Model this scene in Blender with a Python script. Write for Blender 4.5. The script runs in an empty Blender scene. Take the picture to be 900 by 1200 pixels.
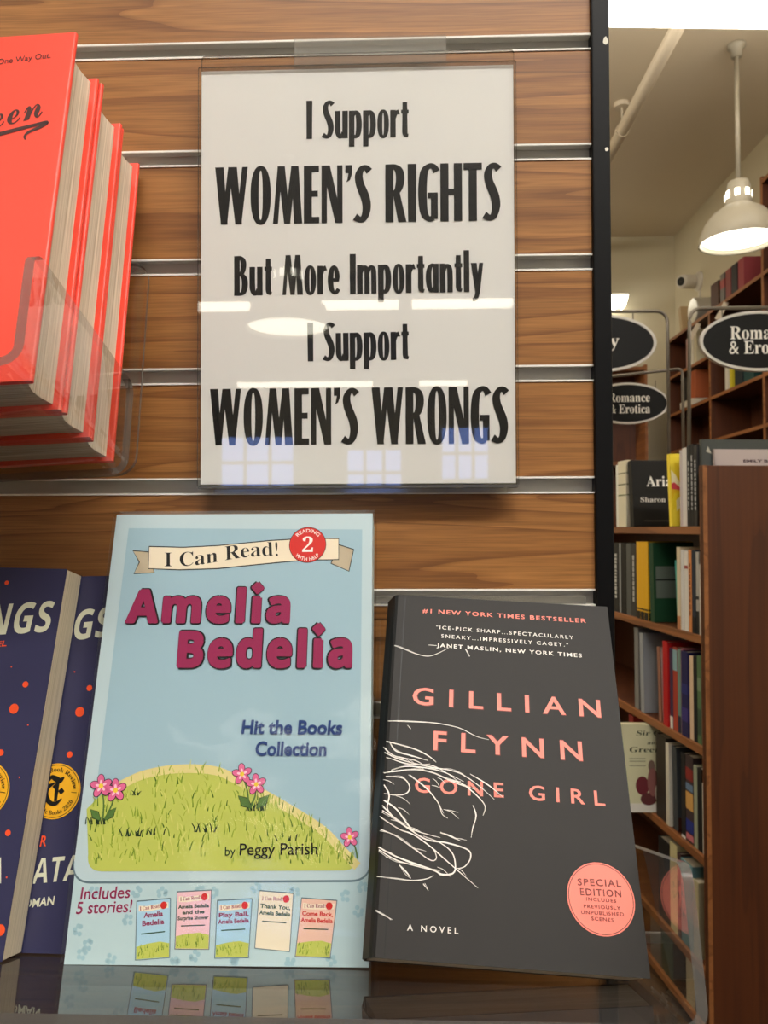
import bpy, math, random
from mathutils import Vector, Matrix
from mathutils.geometry import tessellate_polygon

SC = bpy.context.scene
COL = SC.collection
CZ = 1.45                                   # eye height above the shop floor
R = math.radians
rnd = random.Random(7)

# ------------------------------------------------------------------ camera
YAW, PITCH, ROLL, FPX = R(-1.81), R(1.3025), R(-0.1657), 900.0
_f = Vector((math.sin(YAW)*math.cos(PITCH), math.cos(YAW)*math.cos(PITCH), math.sin(PITCH)))
_r = Vector((math.cos(YAW), -math.sin(YAW), 0)); _u = _r.cross(_f)
_r, _u = _r*math.cos(ROLL)+_u*math.sin(ROLL), -_r*math.sin(ROLL)+_u*math.cos(ROLL)
cam_d = bpy.data.cameras.new('camera'); cam = bpy.data.objects.new('camera', cam_d); COL.objects.link(cam)
cam_d.sensor_fit = 'VERTICAL'; cam_d.sensor_height = 36.0; cam_d.lens = 27.0
cam_d.clip_start = 0.01; cam_d.clip_end = 60
cam.matrix_world = Matrix(((_r.x, _u.x, -_f.x, 0), (_r.y, _u.y, -_f.y, 0), (_r.z, _u.z, -_f.z, CZ), (0, 0, 0, 1)))
cam_d.dof.use_dof = True; cam_d.dof.focus_distance = 0.46; cam_d.dof.aperture_fstop = 24
SC.camera = cam

# ------------------------------------------------------------------ world and exposure
w = bpy.data.worlds.new('world'); SC.world = w; w.use_nodes = True
w.node_tree.nodes['Background'].inputs[0].default_value = (1, .93, .82, 1)
w.node_tree.nodes['Background'].inputs[1].default_value = 0.3
SC.view_settings.view_transform = 'Standard'; SC.view_settings.look = 'None'
SC.view_settings.gamma = 1; SC.view_settings.use_curve_mapping = False
SC.view_settings.exposure = 0.0
STRIP, KEY, PEND, SKYWIN = 8.0, 50.0, 7.0, 3.4         # strength of the strip lights, pendants and shop windows

# ------------------------------------------------------------------ rays and planes (measuring helpers)
def ray(px, py): return _f + _r*((px-450)/FPX) + _u*((600-py)/FPX)
def onY(px, py, Y):
    d = ray(px, py); return d*(Y/d.y)
def onX(px, py, X):
    d = ray(px, py); return d*(X/d.x)
def rotm(th, yaw=0, roll=0):
    return Matrix.Rotation(yaw, 3, 'Z') @ Matrix.Rotation(-th, 3, 'X') @ Matrix.Rotation(roll, 3, 'Y')
class Face:
    """front plane of a book: origin C, axes of M; uv() reads a place on it in metres"""
    def __init__(s, C, M): s.C, s.M, s.n = Vector(C), M, M @ Vector((0, -1, 0))
    def uv(s, px, py):
        d = ray(px, py); p = d*(s.C.dot(s.n)/d.dot(s.n)) - s.C
        return (p.dot(s.M @ Vector((1, 0, 0))), p.dot(s.M @ Vector((0, 0, 1))))
    def uvs(s, pts): return [s.uv(*p[:2]) for p in pts]

# ------------------------------------------------------------------ materials
MATS = {}
def lin(c):
    return tuple(((x/255)/12.92 if x/255 <= .04045 else ((x/255+.055)/1.055)**2.4) for x in c) + (1,)
def nodes(name):
    m = bpy.data.materials.new(name); m.use_nodes = True; MATS[name] = m
    nt = m.node_tree; return m, nt, nt.nodes['Principled BSDF'], nt.nodes['Material Output']
def plain(name, rgb, rough=.5, metal=0, coat=0, spec=.35, vary=.0):
    m, nt, b, o = nodes(name)
    b.inputs['Base Color'].default_value = lin(rgb); b.inputs['Roughness'].default_value = rough
    b.inputs['Metallic'].default_value = metal; b.inputs['Coat Weight'].default_value = coat
    b.inputs['Coat Roughness'].default_value = .06; b.inputs['Specular IOR Level'].default_value = spec
    if vary:
        tc = nt.nodes.new('ShaderNodeTexCoord'); nz = nt.nodes.new('ShaderNodeTexNoise'); nz.inputs['Scale'].default_value = 60
        mx = nt.nodes.new('ShaderNodeMix'); mx.data_type = 'RGBA'
        c = lin(rgb); mx.inputs[6].default_value = tuple(x*(1-vary) for x in c[:3])+(1,); mx.inputs[7].default_value = tuple(min(1, x*(1+vary)) for x in c[:3])+(1,)
        nt.links.new(tc.outputs['Object'], nz.inputs['Vector']); nt.links.new(nz.outputs['Fac'], mx.inputs[0]); nt.links.new(mx.outputs[2], b.inputs['Base Color'])
    return m
def wood(name, dark, light, axis='X', scale=1.0, rough=.45, fig=1.0, coat=0, grain=0):
    m, nt, b, o = nodes(name); N = nt.nodes.new; L = nt.links.new
    tc = N('ShaderNodeTexCoord'); mp = N('ShaderNodeMapping')
    s = {'X': (1.4, 14, 22), 'Z': (22, 22, 1.4), 'Y': (22, 1.4, 22)}[axis]
    mp.inputs['Scale'].default_value = tuple(x*scale for x in s); L(tc.outputs['Object'], mp.inputs['Vector'])
    n1 = N('ShaderNodeTexNoise'); n1.inputs['Scale'].default_value = 1.0; n1.inputs['Detail'].default_value = 3; n1.inputs['Distortion'].default_value = .9*fig
    L(mp.outputs[0], n1.inputs['Vector'])
    ml = N('ShaderNodeMath'); ml.operation = 'MULTIPLY'; ml.inputs[1].default_value = 11*fig; L(n1.outputs['Fac'], ml.inputs[0])
    fr = N('ShaderNodeMath'); fr.operation = 'FRACT'; L(ml.outputs[0], fr.inputs[0])
    mp2 = N('ShaderNodeMapping'); mp2.inputs['Scale'].default_value = tuple(x*scale*(4 if x < 5 else 13) for x in s); L(tc.outputs['Object'], mp2.inputs['Vector'])
    n2 = N('ShaderNodeTexNoise'); n2.inputs['Scale'].default_value = 1.0; n2.inputs['Detail'].default_value = 4; L(mp2.outputs[0], n2.inputs['Vector'])
    cr = N('ShaderNodeValToRGB'); e = cr.color_ramp.elements
    e[0].position = 0; e[0].color = lin(dark); e[1].position = .35; e[1].color = lin([a*.35+c*.65 for a, c in zip(dark, light)])
    q = e.new(.9); q.color = lin(light); q = e.new(1.0); q.color = lin([a*.5+c*.5 for a, c in zip(dark, light)])
    L(fr.outputs[0], cr.inputs[0])
    mr = N('ShaderNodeMapRange'); mr.inputs[1].default_value = .3; mr.inputs[2].default_value = .7; mr.inputs[3].default_value = .84; mr.inputs[4].default_value = 1.08
    L(n2.outputs['Fac'], mr.inputs[0])
    mx = N('ShaderNodeMix'); mx.data_type = 'RGBA'; mx.blend_type = 'MULTIPLY'; mx.inputs[0].default_value = 1
    L(cr.outputs[0], mx.inputs[6]); L(mr.outputs[0], mx.inputs[7]); out = mx
    if grain:                                # short dark pores along the grain
        mp3 = N('ShaderNodeMapping'); mp3.inputs['Scale'].default_value = tuple(x*(16 if x < 5 else 42) for x in s); L(tc.outputs['Object'], mp3.inputs['Vector'])
        n3 = N('ShaderNodeTexNoise'); n3.inputs['Scale'].default_value = 1.0; n3.inputs['Detail'].default_value = 2; L(mp3.outputs[0], n3.inputs['Vector'])
        m3 = N('ShaderNodeMapRange'); m3.inputs[1].default_value = .35; m3.inputs[2].default_value = .6; m3.inputs[3].default_value = .78; m3.inputs[4].default_value = 1.05; L(n3.outputs['Fac'], m3.inputs[0])
        out = N('ShaderNodeMix'); out.data_type = 'RGBA'; out.blend_type = 'MULTIPLY'; out.inputs[0].default_value = 1; L(mx.outputs[2], out.inputs[6]); L(m3.outputs[0], out.inputs[7])
    L(out.outputs[2], b.inputs['Base Color'])
    b.inputs['Roughness'].default_value = rough; b.inputs['Coat Weight'].default_value = coat
    return m
def emit(name, rgb, s):
    m, nt, b, o = nodes(name)
    b.inputs['Base Color'].default_value = (.8, .8, .8, 1)
    b.inputs['Emission Color'].default_value = lin(rgb); b.inputs['Emission Strength'].default_value = s
    return m
def clear(name, tint=(.97, .97, .96), f0=.045, rough=.02, body=0.0, bodycol=(.5, .48, .44), bump=0, bscale=60):
    """clear plastic sheet: light goes straight through, Schlick reflection on top"""
    m, nt, b, o = nodes(name); N = nt.nodes.new; L = nt.links.new
    nt.nodes.remove(b)
    lw = N('ShaderNodeLayerWeight'); lw.inputs['Blend'].default_value = .5
    pw = N('ShaderNodeMath'); pw.operation = 'POWER'; pw.inputs[1].default_value = 5; L(lw.outputs['Facing'], pw.inputs[0])
    ma = N('ShaderNodeMath'); ma.operation = 'MULTIPLY_ADD'; ma.inputs[1].default_value = 1-f0; ma.inputs[2].default_value = f0; L(pw.outputs[0], ma.inputs[0])
    tr = N('ShaderNodeBsdfTransparent'); tr.inputs[0].default_value = tint+(1,)
    gl = N('ShaderNodeBsdfGlossy'); gl.inputs['Roughness'].default_value = rough
    mx = N('ShaderNodeMixShader'); L(ma.outputs[0], mx.inputs[0]); L(tr.outputs[0], mx.inputs[1]); L(gl.outputs[0], mx.inputs[2])
    out = mx
    if body:
        df = N('ShaderNodeBsdfDiffuse'); df.inputs[0].default_value = bodycol+(1,)
        m2 = N('ShaderNodeMixShader'); m2.inputs[0].default_value = body; L(mx.outputs[0], m2.inputs[1]); L(df.outputs[0], m2.inputs[2]); out = m2
    if bump:
        tc = N('ShaderNodeTexCoord'); nz = N('ShaderNodeTexNoise'); nz.inputs['Scale'].default_value = bscale; nz.inputs['Detail'].default_value = 2
        mp = N('ShaderNodeMapping'); mp.inputs['Scale'].default_value = (.5, 1, 1.3); L(tc.outputs['Object'], mp.inputs[0]); L(mp.outputs[0], nz.inputs['Vector'])
        bp = N('ShaderNodeBump'); bp.inputs['Strength'].default_value = bump; bp.inputs['Distance'].default_value = .01; L(nz.outputs['Fac'], bp.inputs['Height'])
        L(bp.outputs[0], gl.inputs['Normal']); L(bp.outputs[0], lw.inputs['Normal'])
    L(out.outputs[0], o.inputs[0]); return m
def paper_edge(name, a, b_, axis=1, freq=900):
    m, nt, b, o = nodes(name); N = nt.nodes.new; L = nt.links.new
    tc = N('ShaderNodeTexCoord'); mp = N('ShaderNodeMapping'); sc = [6, 6, 6]; sc[axis] = freq; mp.inputs['Scale'].default_value = sc
    nz = N('ShaderNodeTexNoise'); nz.inputs['Scale'].default_value = 1; nz.inputs['Detail'].default_value = 4; nz.inputs['Roughness'].default_value = .7
    cr = N('ShaderNodeValToRGB'); cr.color_ramp.elements[0].position = .35; cr.color_ramp.elements[1].position = .65
    cr.color_ramp.elements[0].color = lin(a); cr.color_ramp.elements[1].color = lin(b_)
    L(tc.outputs['Object'], mp.inputs[0]); L(mp.outputs[0], nz.inputs['Vector']); L(nz.outputs['Fac'], cr.inputs[0]); L(cr.outputs[0], b.inputs['Base Color'])
    b.inputs['Roughness'].default_value = .8; return m

wood('slat_wood', (128, 82, 42), (168, 115, 62), 'X', 1.0, .42, .75, grain=1)
wood('case_wood', (72, 33, 10), (86, 42, 14), 'Z', .35, .5, .5)
wood('case_wood_light', (118, 70, 34), (150, 94, 50), 'Y', .35, .5, .5)
plain('aluminium', (190, 187, 180), .4, .2)
plain('lip_white', (236, 232, 224), .35)
plain('black_trim', (9, 9, 11), .45, spec=.2)
plain('chip', (225, 220, 205), .7)
plain('paper', (240, 238, 237), .6, vary=.01)
plain('ink', (14, 14, 15), .5)
clear('acrylic'); clear('acrylic_floor', (.66, .64, .62), .06, .02, .06, (.20, .19, .18))
clear('acrylic_edge', (.55, .53, .50), .05, .2, .4, (.20, .19, .175)); clear('acrylic_rim', (.9, .9, .88), .06, .1, .12, (.6, .58, .55))
clear('acrylic_bright', (.96, .96, .95), .07, .08, .07, (.8, .78, .74))
clear('film', (.985, .985, .985), .035, .1, 0, bump=.14, bscale=14)
plain('wall_paint', (196, 186, 160), .8); plain('ceiling_paint', (212, 199, 178), .85); plain('floor_lino', (66, 52, 40), .6)
plain('white_enamel', (204, 196, 182), .4); plain('shade_enamel', (158, 150, 134), .4); plain('white_pipe', (205, 192, 172), .5)
plain('dark_gap', (10, 9, 9), .9)
plain('sign_black', (10, 9, 9), .5, spec=.2); plain('sign_rim', (205, 200, 192), .4); plain('rod_metal', (118, 110, 100), .4, .6)
plain('sign_letter', (238, 234, 224), .5)
emit('tube_glow', (255, 246, 228), STRIP); emit('key_glow', (255, 252, 246), KEY); emit('added_fill_glow', (255, 244, 222), 18); emit('bulb_glow', (255, 250, 232), PEND); emit('window_glow', (128, 164, 255), SKYWIN)
plain('red_jacket', (238, 74, 56), .38); plain('red_ink', (62, 26, 24), .5)
paper_edge('pages_grey', (176, 160, 140), (222, 208, 188)); paper_edge('pages_cream', (176, 164, 142), (214, 202, 180), freq=1100)
plain('navy', (55, 55, 86), .26, spec=.5); plain('title_cream', (214, 214, 190), .45); plain('dot_orange', (240, 84, 42), .45); plain('seal_yellow', (240, 178, 40), .4)
plain('charcoal', (45, 43, 42), .55, vary=.05, spec=.2); plain('spine_black', (14, 13, 13), .45); plain('salmon', (240, 128, 112), .45); plain('off_white', (232, 226, 220), .5)
plain('salmon_ink', (120, 52, 46), .5)
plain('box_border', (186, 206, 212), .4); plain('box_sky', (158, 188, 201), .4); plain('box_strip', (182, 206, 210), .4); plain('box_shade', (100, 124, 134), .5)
plain('motif', (158, 192, 202), .4); plain('plum', (150, 40, 84), .4); plain('blue_ink', (34, 62, 120), .4); plain('banner', (236, 222, 196), .4)
plain('circle_red', (210, 44, 38), .4); plain('white_print', (244, 240, 232), .4); plain('hill', (188, 196, 92), .45); plain('hill_crest', (222, 208, 140), .45)
for i, c in enumerate([(150, 172, 58), (122, 152, 44), (204, 204, 110), (168, 182, 70), (92, 124, 40)]): plain('blade_%d' % i, c, .5)
plain('tuft', (40, 66, 40), .5); plain('petal', (222, 104, 150), .4); plain('petal_light', (246, 196, 214), .4); plain('leaf', (86, 122, 58), .45); plain('pollen', (236, 200, 60), .4)
plain('mini_blue', (168, 206, 226), .4); plain('mini_pink', (236, 190, 196), .4); plain('mini_cream', (234, 222, 196), .4); plain('mini_teal', (170, 206, 204), .4); plain('mini_rose', (232, 190, 170), .4)
plain('dark_green_ink', (34, 74, 44), .4); plain('red_brown', (150, 60, 40), .5); plain('silver', (190, 186, 178), .3, .6)

# ------------------------------------------------------------------ mesh builder
class MB:
    def __init__(s): s.v, s.f, s.m = [], [], []
    def add(s, vs, fs, mat):
        k = len(s.v); s.v += [tuple(p) for p in vs]; s.f += [tuple(i+k for i in f) for f in fs]; s.m += [mat]*len(fs); return s
    def box(s, x0, x1, y0, y1, z0, z1, mat):
        vs = [(x, y, z) for x in (x0, x1) for y in (y0, y1) for z in (z0, z1)]
        return s.add(vs, [(0, 1, 3, 2), (4, 6, 7, 5), (0, 4, 5, 1), (2, 3, 7, 6), (0, 2, 6, 4), (1, 5, 7, 3)], mat)
    def hexa(s, p, mat):                     # p: 4 bottom then 4 top, both counter-clockwise from above
        return s.add(p, [(3, 2, 1, 0), (4, 5, 6, 7), (0, 1, 5, 4), (1, 2, 6, 5), (2, 3, 7, 6), (3, 0, 4, 7)], mat)
    def tube(s, path, r, mat, n=10, cap=True):
        path = [Vector(p) for p in path]; k = len(s.v); up = Vector((0, 0, 1)); rings = []
        for i, p in enumerate(path):
            t = (path[min(i+1, len(path)-1)] - path[max(i-1, 0)]).normalized()
            a = t.cross(up) if abs(t.dot(up)) < .98 else t.cross(Vector((1, 0, 0))); a.normalize(); b = t.cross(a)
            rr = r[i] if isinstance(r, (list, tuple)) else r
            rings.append([p + (a*math.cos(2*math.pi*j/n) + b*math.sin(2*math.pi*j/n))*rr for j in range(n)])
        vs = [q for g in rings for q in g]; fs = []
        for i in range(len(path)-1):
            for j in range(n): fs.append((i*n+j, i*n+(j+1) % n, (i+1)*n+(j+1) % n, (i+1)*n+j))
        if cap: fs += [tuple(range(n))[::-1], tuple(range((len(path)-1)*n, len(path)*n))]
        return s.add(vs, fs, mat)
    def lathe(s, prof, mat, n=40, c=(0, 0, 0)):
        vs = [(c[0]+r*math.cos(2*math.pi*j/n), c[1]+r*math.sin(2*math.pi*j/n), c[2]+z) for r, z in prof for j in range(n)]; fs = []
        for i in range(len(prof)-1):
            for j in range(n): fs.append((i*n+j, i*n+(j+1) % n, (i+1)*n+(j+1) % n, (i+1)*n+j))
        return s.add(vs, fs, mat)
    def prism(s, pts, d, mat):               # pts: 3D outline, d: extrusion vector
        n = len(pts); pts = [Vector(p) for p in pts]; d = Vector(d)
        tri = tessellate_polygon([pts])
        fs = [tuple(t) for t in tri] + [tuple(i+n for i in t)[::-1] for t in tri] + [(i, (i+1) % n, (i+1) % n+n, i+n) for i in range(n)]
        return s.add(pts+[p+d for p in pts], fs, mat)
    # --- flat print on a front face: 2D (u, v) goes to (u, -lift, v)
    def flat(s, pts, mat, lift):
        p3 = [Vector((a, b, 0)) for a, b in pts]
        if len(pts) < 3: return s
        tri = tessellate_polygon([p3]); out = []
        for a, b, c in tri:
            A, B, C = p3[a], p3[b], p3[c]
            out.append((a, b, c) if (B-A).cross(C-A).z > 0 else (a, c, b))
        return s.add([(a, -lift, b) for a, b in pts], out, mat)
    def tris(s, pts, fs, mat, lift): return s.add([(a, -lift, b) for a, b in pts], fs, mat)
    def ribbon(s, pts, mat, lift, w=None, smooth=True):
        P = [(p[0], p[1], (p[2] if len(p) > 2 else w)) for p in pts]
        if smooth and len(P) > 2: P = catmull(P)
        vs, fs = [], []
        for i, (x, y, ww) in enumerate(P):
            a, b = P[max(i-1, 0)], P[min(i+1, len(P)-1)]; dx, dy = b[0]-a[0], b[1]-a[1]; l = math.hypot(dx, dy) or 1
            nx, ny = -dy/l*ww/2, dx/l*ww/2; vs += [(x+nx, -lift, y+ny), (x-nx, -lift, y-ny)]
        for i in range(len(P)-1): fs.append((2*i, 2*i+1, 2*i+3, 2*i+2))
        return s.add(vs, fs, mat)
    def outline(s, pts, mat, lift, w): return s.ribbon(list(pts)+[pts[0], pts[1]], mat, lift, w, False)
    def disc(s, c, r, mat, lift, n=40, ry=None, rot=0):
        ry = ry or r
        return s.flat([(c[0]+r*math.cos(t)*math.cos(rot)-ry*math.sin(t)*math.sin(rot), c[1]+r*math.cos(t)*math.sin(rot)+ry*math.sin(t)*math.cos(rot)) for t in [2*math.pi*i/n for i in range(n)]], mat, lift)
    def build(s, name, parent=None, loc=None, smooth=False, bevel=0):
        me = bpy.data.meshes.new(name); me.from_pydata(s.v, [], s.f); names = list(dict.fromkeys(s.m))
        for n in names: me.materials.append(MATS[n])
        idx = {n: i for i, n in enumerate(names)}
        for p, m in zip(me.polygons, s.m): p.material_index = idx[m]; p.use_smooth = smooth
        me.update(); o = bpy.data.objects.new(name, me); COL.objects.link(o)
        if parent: o.parent = parent
        if loc is not None: o.location = loc
        if bevel:
            b = o.modifiers.new('bevel', 'BEVEL'); b.width = bevel; b.segments = 2; b.limit_method = 'ANGLE'; b.angle_limit = R(40)
        return o
def catmull(P, k=8):
    out = []
    for i in range(len(P)-1):
        p0, p1, p2, p3 = P[max(i-1, 0)], P[i], P[i+1], P[min(i+2, len(P)-1)]
        for j in range(k):
            t = j/k; out.append(tuple(.5*(2*b+(-a+c)*t+(2*a-5*b+4*c-d)*t*t+(-a+3*b-3*c+d)*t**3) for a, b, c, d in zip(p0, p1, p2, p3)))
    out.append(P[-1]); return out

def T(v): return (v[0], v[1], v[2]+CZ)
def tag(o, label, cat, group=None, kind=None):
    o['label'] = label; o['category'] = cat
    if group: o['group'] = group
    if kind: o['kind'] = kind
    return o
TURN = None                                  # set while a turned piece of furniture is being filled
def thing(name, label, cat, loc=(0, 0, 0), M=None, group=None):
    o = bpy.data.objects.new(name, None); COL.objects.link(o); o.empty_display_size = .05
    m = (M.to_4x4() if M else Matrix()); m.translation = Vector(T(loc)); o.matrix_world = (TURN @ m) if TURN else m
    return tag(o, label, cat, group)
def struct(name, mb, **k):
    o = mb.build(name, **k); o['kind'] = 'structure'; return o

# ------------------------------------------------------------------ lettering
_cache = {}
def type_mesh(txt, off=0.0, spacing=1.0):
    key = (txt, off, spacing)
    if key not in _cache:
        c = bpy.data.curves.new('t', 'FONT'); c.body = txt; c.size = 1; c.offset = off; c.resolution_u = 3; c.space_character = spacing
        o = bpy.data.objects.new('t', c); COL.objects.link(o)
        m = bpy.data.meshes.new_from_object(o.evaluated_get(bpy.context.evaluated_depsgraph_get()))
        vs = [(v.co.x, v.co.y) for v in m.vertices]; fs = []
        for p in m.polygons:
            q = list(p.vertices); A, B, C_ = (vs[q[0]], vs[q[1]], vs[q[2]])
            fs.append(tuple(q) if (B[0]-A[0])*(C_[1]-A[1])-(B[1]-A[1])*(C_[0]-A[0]) > 0 else tuple(q[::-1]))
        bpy.data.objects.remove(o); bpy.data.curves.remove(c); bpy.data.meshes.remove(m)
        _cache[key] = (vs, fs)
    return _cache[key]
BOLD = lambda s: ''.join(chr(0x1D400+ord(c)-65) if 'A' <= c <= 'Z' else chr(0x1D41A+ord(c)-97) if 'a' <= c <= 'z' else chr(0x1D7CE+ord(c)-48) if c.isdigit() else c for c in s)   # heavy roman with serifs
SANSB = lambda s: ''.join(chr(0x1D5D4+ord(c)-65) if 'A' <= c <= 'Z' else chr(0x1D5EE+ord(c)-97) if 'a' <= c <= 'z' else c for c in s)   # heavy plain capitals
CAP = .682
def put(mb, txt, p0, p1, cap, mat, lift, off=0, spacing=1, shear=0, glyphs=None, bend=None, arc=None):
    """txt along the baseline p0-p1 (u, v metres), capitals 'cap' metres high"""
    vs, fs = glyphs(txt) if glyphs else type_mesh(txt, off, spacing)
    ch = 1.0 if glyphs else CAP
    x0, x1 = min(v[0] for v in vs), max(v[0] for v in vs); L = math.hypot(p1[0]-p0[0], p1[1]-p0[1])
    ax, ay = (p1[0]-p0[0])/L, (p1[1]-p0[1])/L; out = []
    lf = [v[2] if len(v) > 2 else 0 for v in vs]
    for x, y in (v[:2] for v in vs):
        t = (x-x0)/(x1-x0)*L; h = y/ch*cap; t += h*shear
        if bend: h += bend(t/L)
        if arc:                               # (cx, cy, radius, +1 reading over the top / -1 under the foot)
            cx, cy, r, sg = arc; a = (t-L/2)/r
            out.append((cx+(r+(h if sg > 0 else -h))*math.sin(a), cy+sg*(r+(h if sg > 0 else -h))*math.cos(a)))
        else: out.append((p0[0]+ax*t-ay*h, p0[1]+ay*t+ax*h))
    mb.add([(a, -lift-l_, b) for (a, b), l_ in zip(out, lf)], fs, mat)

# condensed flared poster letters, drawn stroke by stroke (capital height 1)
def _ring(cx, cy, rx, ry, wx, wy, n=36, e=2.35):
    vs, fs = [], []
    for i in range(n):
        t = 2*math.pi*i/n; c, s_ = math.cos(t), math.sin(t); a = math.copysign(abs(c)**(2/e), c); b = math.copysign(abs(s_)**(2/e), s_)
        vs += [(cx+rx*a, cy+ry*b), (cx+(rx-wx)*a, cy+(ry-wy)*b)]
    for i in range(n): j = (i+1) % n; fs.append((2*i+1, 2*i, 2*j, 2*j+1))
    return vs, fs
def _rib(pts):
    m = MB().ribbon(pts, 'x', 0); return [(a, c) for a, b, c in m.v], m.f
def _bar(x0, y0, x1, y1, w0, w1=None):       # stroke cut flat at head and foot
    w1 = w1 or w0; return [(x0-w0/2, y0), (x0+w0/2, y0), (x1+w1/2, y1), (x1-w1/2, y1)], [(0, 1, 2, 3)]
def _rect(a, b, c, d): return [(a, c), (b, c), (b, d), (a, d)], [(0, 1, 2, 3)]
S_ = .142
POSTER = {
 'I': (.16, [_bar(.08, 0, .08, 1, S_, S_+.012)]),
 'W': (.60, [_bar(.165, 0, .075, 1, .12, .15), _bar(.165, 0, .275, 1, .10, .085), _bar(.42, 0, .31, 1, .12, .15), _bar(.42, 0, .53, 1, .10, .10)]),
 'O': (.37, [_ring(.185, .5, .178, .515, S_, .085)]),
 'M': (.53, [_bar(.055, 0, .135, 1, .09, .08), _bar(.265, 0, .155, 1, .11, .13), _bar(.265, 0, .375, 1, .10, .08), _bar(.455, 0, .395, 1, .145, .13)]),
 'E': (.285, [_bar(.075, 0, .075, 1, S_), _rect(.07, .27, .89, 1), _rect(.07, .25, .46, .565), _rect(.07, .275, 0, .11)]),
 'N': (.385, [_bar(.055, 0, .055, 1, .095), _bar(.315, 0, .085, 1, .13, .14), _bar(.33, 0, .33, 1, .095)]),
 "'": (.15, [([(.02, 1.0), (.02, .86), (.075, .86), (.055, .74), (.03, .70), (.10, .74), (.135, .84), (.14, 1.0)], [(0, 1, 2, 7), (2, 6, 7), (2, 3, 6), (3, 5, 6), (3, 4, 5)])]),
 'S': (.30, [_rib([(.27, .885, .13), (.21, .945, .10), (.135, .93, .10), (.085, .82, .135), (.10, .68, .145), (.15, .55, .155), (.20, .42, .155), (.222, .26, .145), (.185, .10, .12), (.11, .048, .10), (.015, .10, .13)])]),
 'R': (.37, [_bar(.075, 0, .075, 1, S_), _rib([(.07, .955, .09), (.17, .95, .10), (.245, .88, .14), (.265, .74, .15), (.235, .58, .13), (.17, .51, .09), (.08, .505, .08)]), _bar(.30, 0, .19, .53, .145, .12)]),
 'G': (.365, [_rib([(.325, .86, .13), (.275, .945, .10), (.19, .955, .09), (.105, .84, .135), (.078, .5, .15), (.105, .16, .135), (.19, .045, .09), (.27, .07, .10)]), _rect(.225, .345, .05, .44), _rect(.17, .345, .40, .50)]),
 'H': (.385, [_bar(.075, 0, .075, 1, S_), _bar(.31, 0, .31, 1, S_), _rect(.07, .31, .455, .56)]),
 'T': (.32, [_bar(.16, 0, .16, 1, S_), _rect(0, .32, .885, 1)]),
 'B': (.365, [_bar(.075, 0, .075, 1, S_), _rib([(.07, .955, .09), (.16, .95, .10), (.225, .88, .135), (.24, .75, .14), (.21, .60, .12), (.15, .545, .085), (.08, .54, .08)]), _rib([(.08, .53, .08), (.17, .53, .09), (.255, .44, .14), (.275, .28, .15), (.245, .11, .135), (.17, .045, .09), (.07, .045, .09)])]),
 'u': (.335, [_rib([(.072, .72, .14), (.072, .4, .14), (.078, .17, .14), (.115, .05, .10), (.17, .055, .09), (.22, .16, .10)]), _bar(.262, 0, .262, .72, .14)]),
 'p': (.335, [_bar(.072, -.22, .072, .72, .14), _rib([(.11, .60, .09), (.17, .68, .09), (.235, .60, .13), (.258, .36, .145), (.235, .12, .13), (.17, .04, .09), (.10, .07, .09)])]),
 'o': (.31, [_ring(.155, .36, .148, .375, .128, .085)]),
 'r': (.235, [_bar(.072, 0, .072, .72, .14), _rib([(.11, .52, .09), (.145, .63, .10), (.225, .665, .14)])]),
 't': (.215, [_bar(.115, .12, .115, .92, .135, .12), _rib([(.115, .2, .13), (.125, .08, .12), (.20, .045, .08)]), _rect(.02, .21, .62, .72)]),
 'm': (.50, [_bar(.072, 0, .072, .72, .14), _rib([(.11, .54, .08), (.17, .66, .09), (.235, .62, .12), (.25, .45, .13), (.25, 0, .13)]), _rib([(.28, .54, .08), (.335, .66, .09), (.405, .62, .12), (.42, .45, .13), (.42, 0, .13)])]),
 'n': (.325, [_bar(.072, 0, .072, .72, .14), _rib([(.11, .54, .08), (.165, .66, .09), (.235, .62, .12), (.255, .45, .135), (.255, 0, .135)])]),
 'a': (.325, [_bar(.255, 0, .255, .72, .135), _rib([(.23, .64, .09), (.16, .685, .09), (.09, .58, .125), (.072, .35, .14), (.095, .13, .125), (.15, .045, .09), (.22, .12, .09)])]),
 'e': (.305, [_rib([(.275, .13, .10), (.215, .05, .10), (.15, .05, .09), (.09, .16, .13), (.072, .36, .14), (.095, .58, .125), (.15, .68, .09), (.21, .63, .10), (.24, .48, .12), (.24, .36, .10)]), _rect(.08, .285, .315, .40)]),
 'l': (.165, [_bar(.08, 0, .08, 1.04, .138)]),
 'y': (.32, [_bar(.16, 0, .072, .72, .11, .145), _bar(.165, -.02, .255, .72, .11, .10), _rib([(.175, .06, .11), (.14, -.1, .11), (.09, -.18, .10), (.03, -.19, .08)])]),
 ' ': (.20, [])}
def poster(txt):
    x, vs, fs, nst = 0, [], [], 0
    for c in txt:
        adv, parts = POSTER[c]
        for pv, pf in parts:
            k = len(vs); nst += 1; vs += [(x+a, b, nst*7e-6) for a, b in pv]
            for f in pf:
                A, B, C_ = pv[f[0]], pv[f[1]], pv[f[2]]; up = (B[0]-A[0])*(C_[1]-A[1])-(B[1]-A[1])*(C_[0]-A[0]) > 0
                fs.append(tuple(i+k for i in (f if up else f[::-1])))
        x += adv+.022
    return vs, fs

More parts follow.
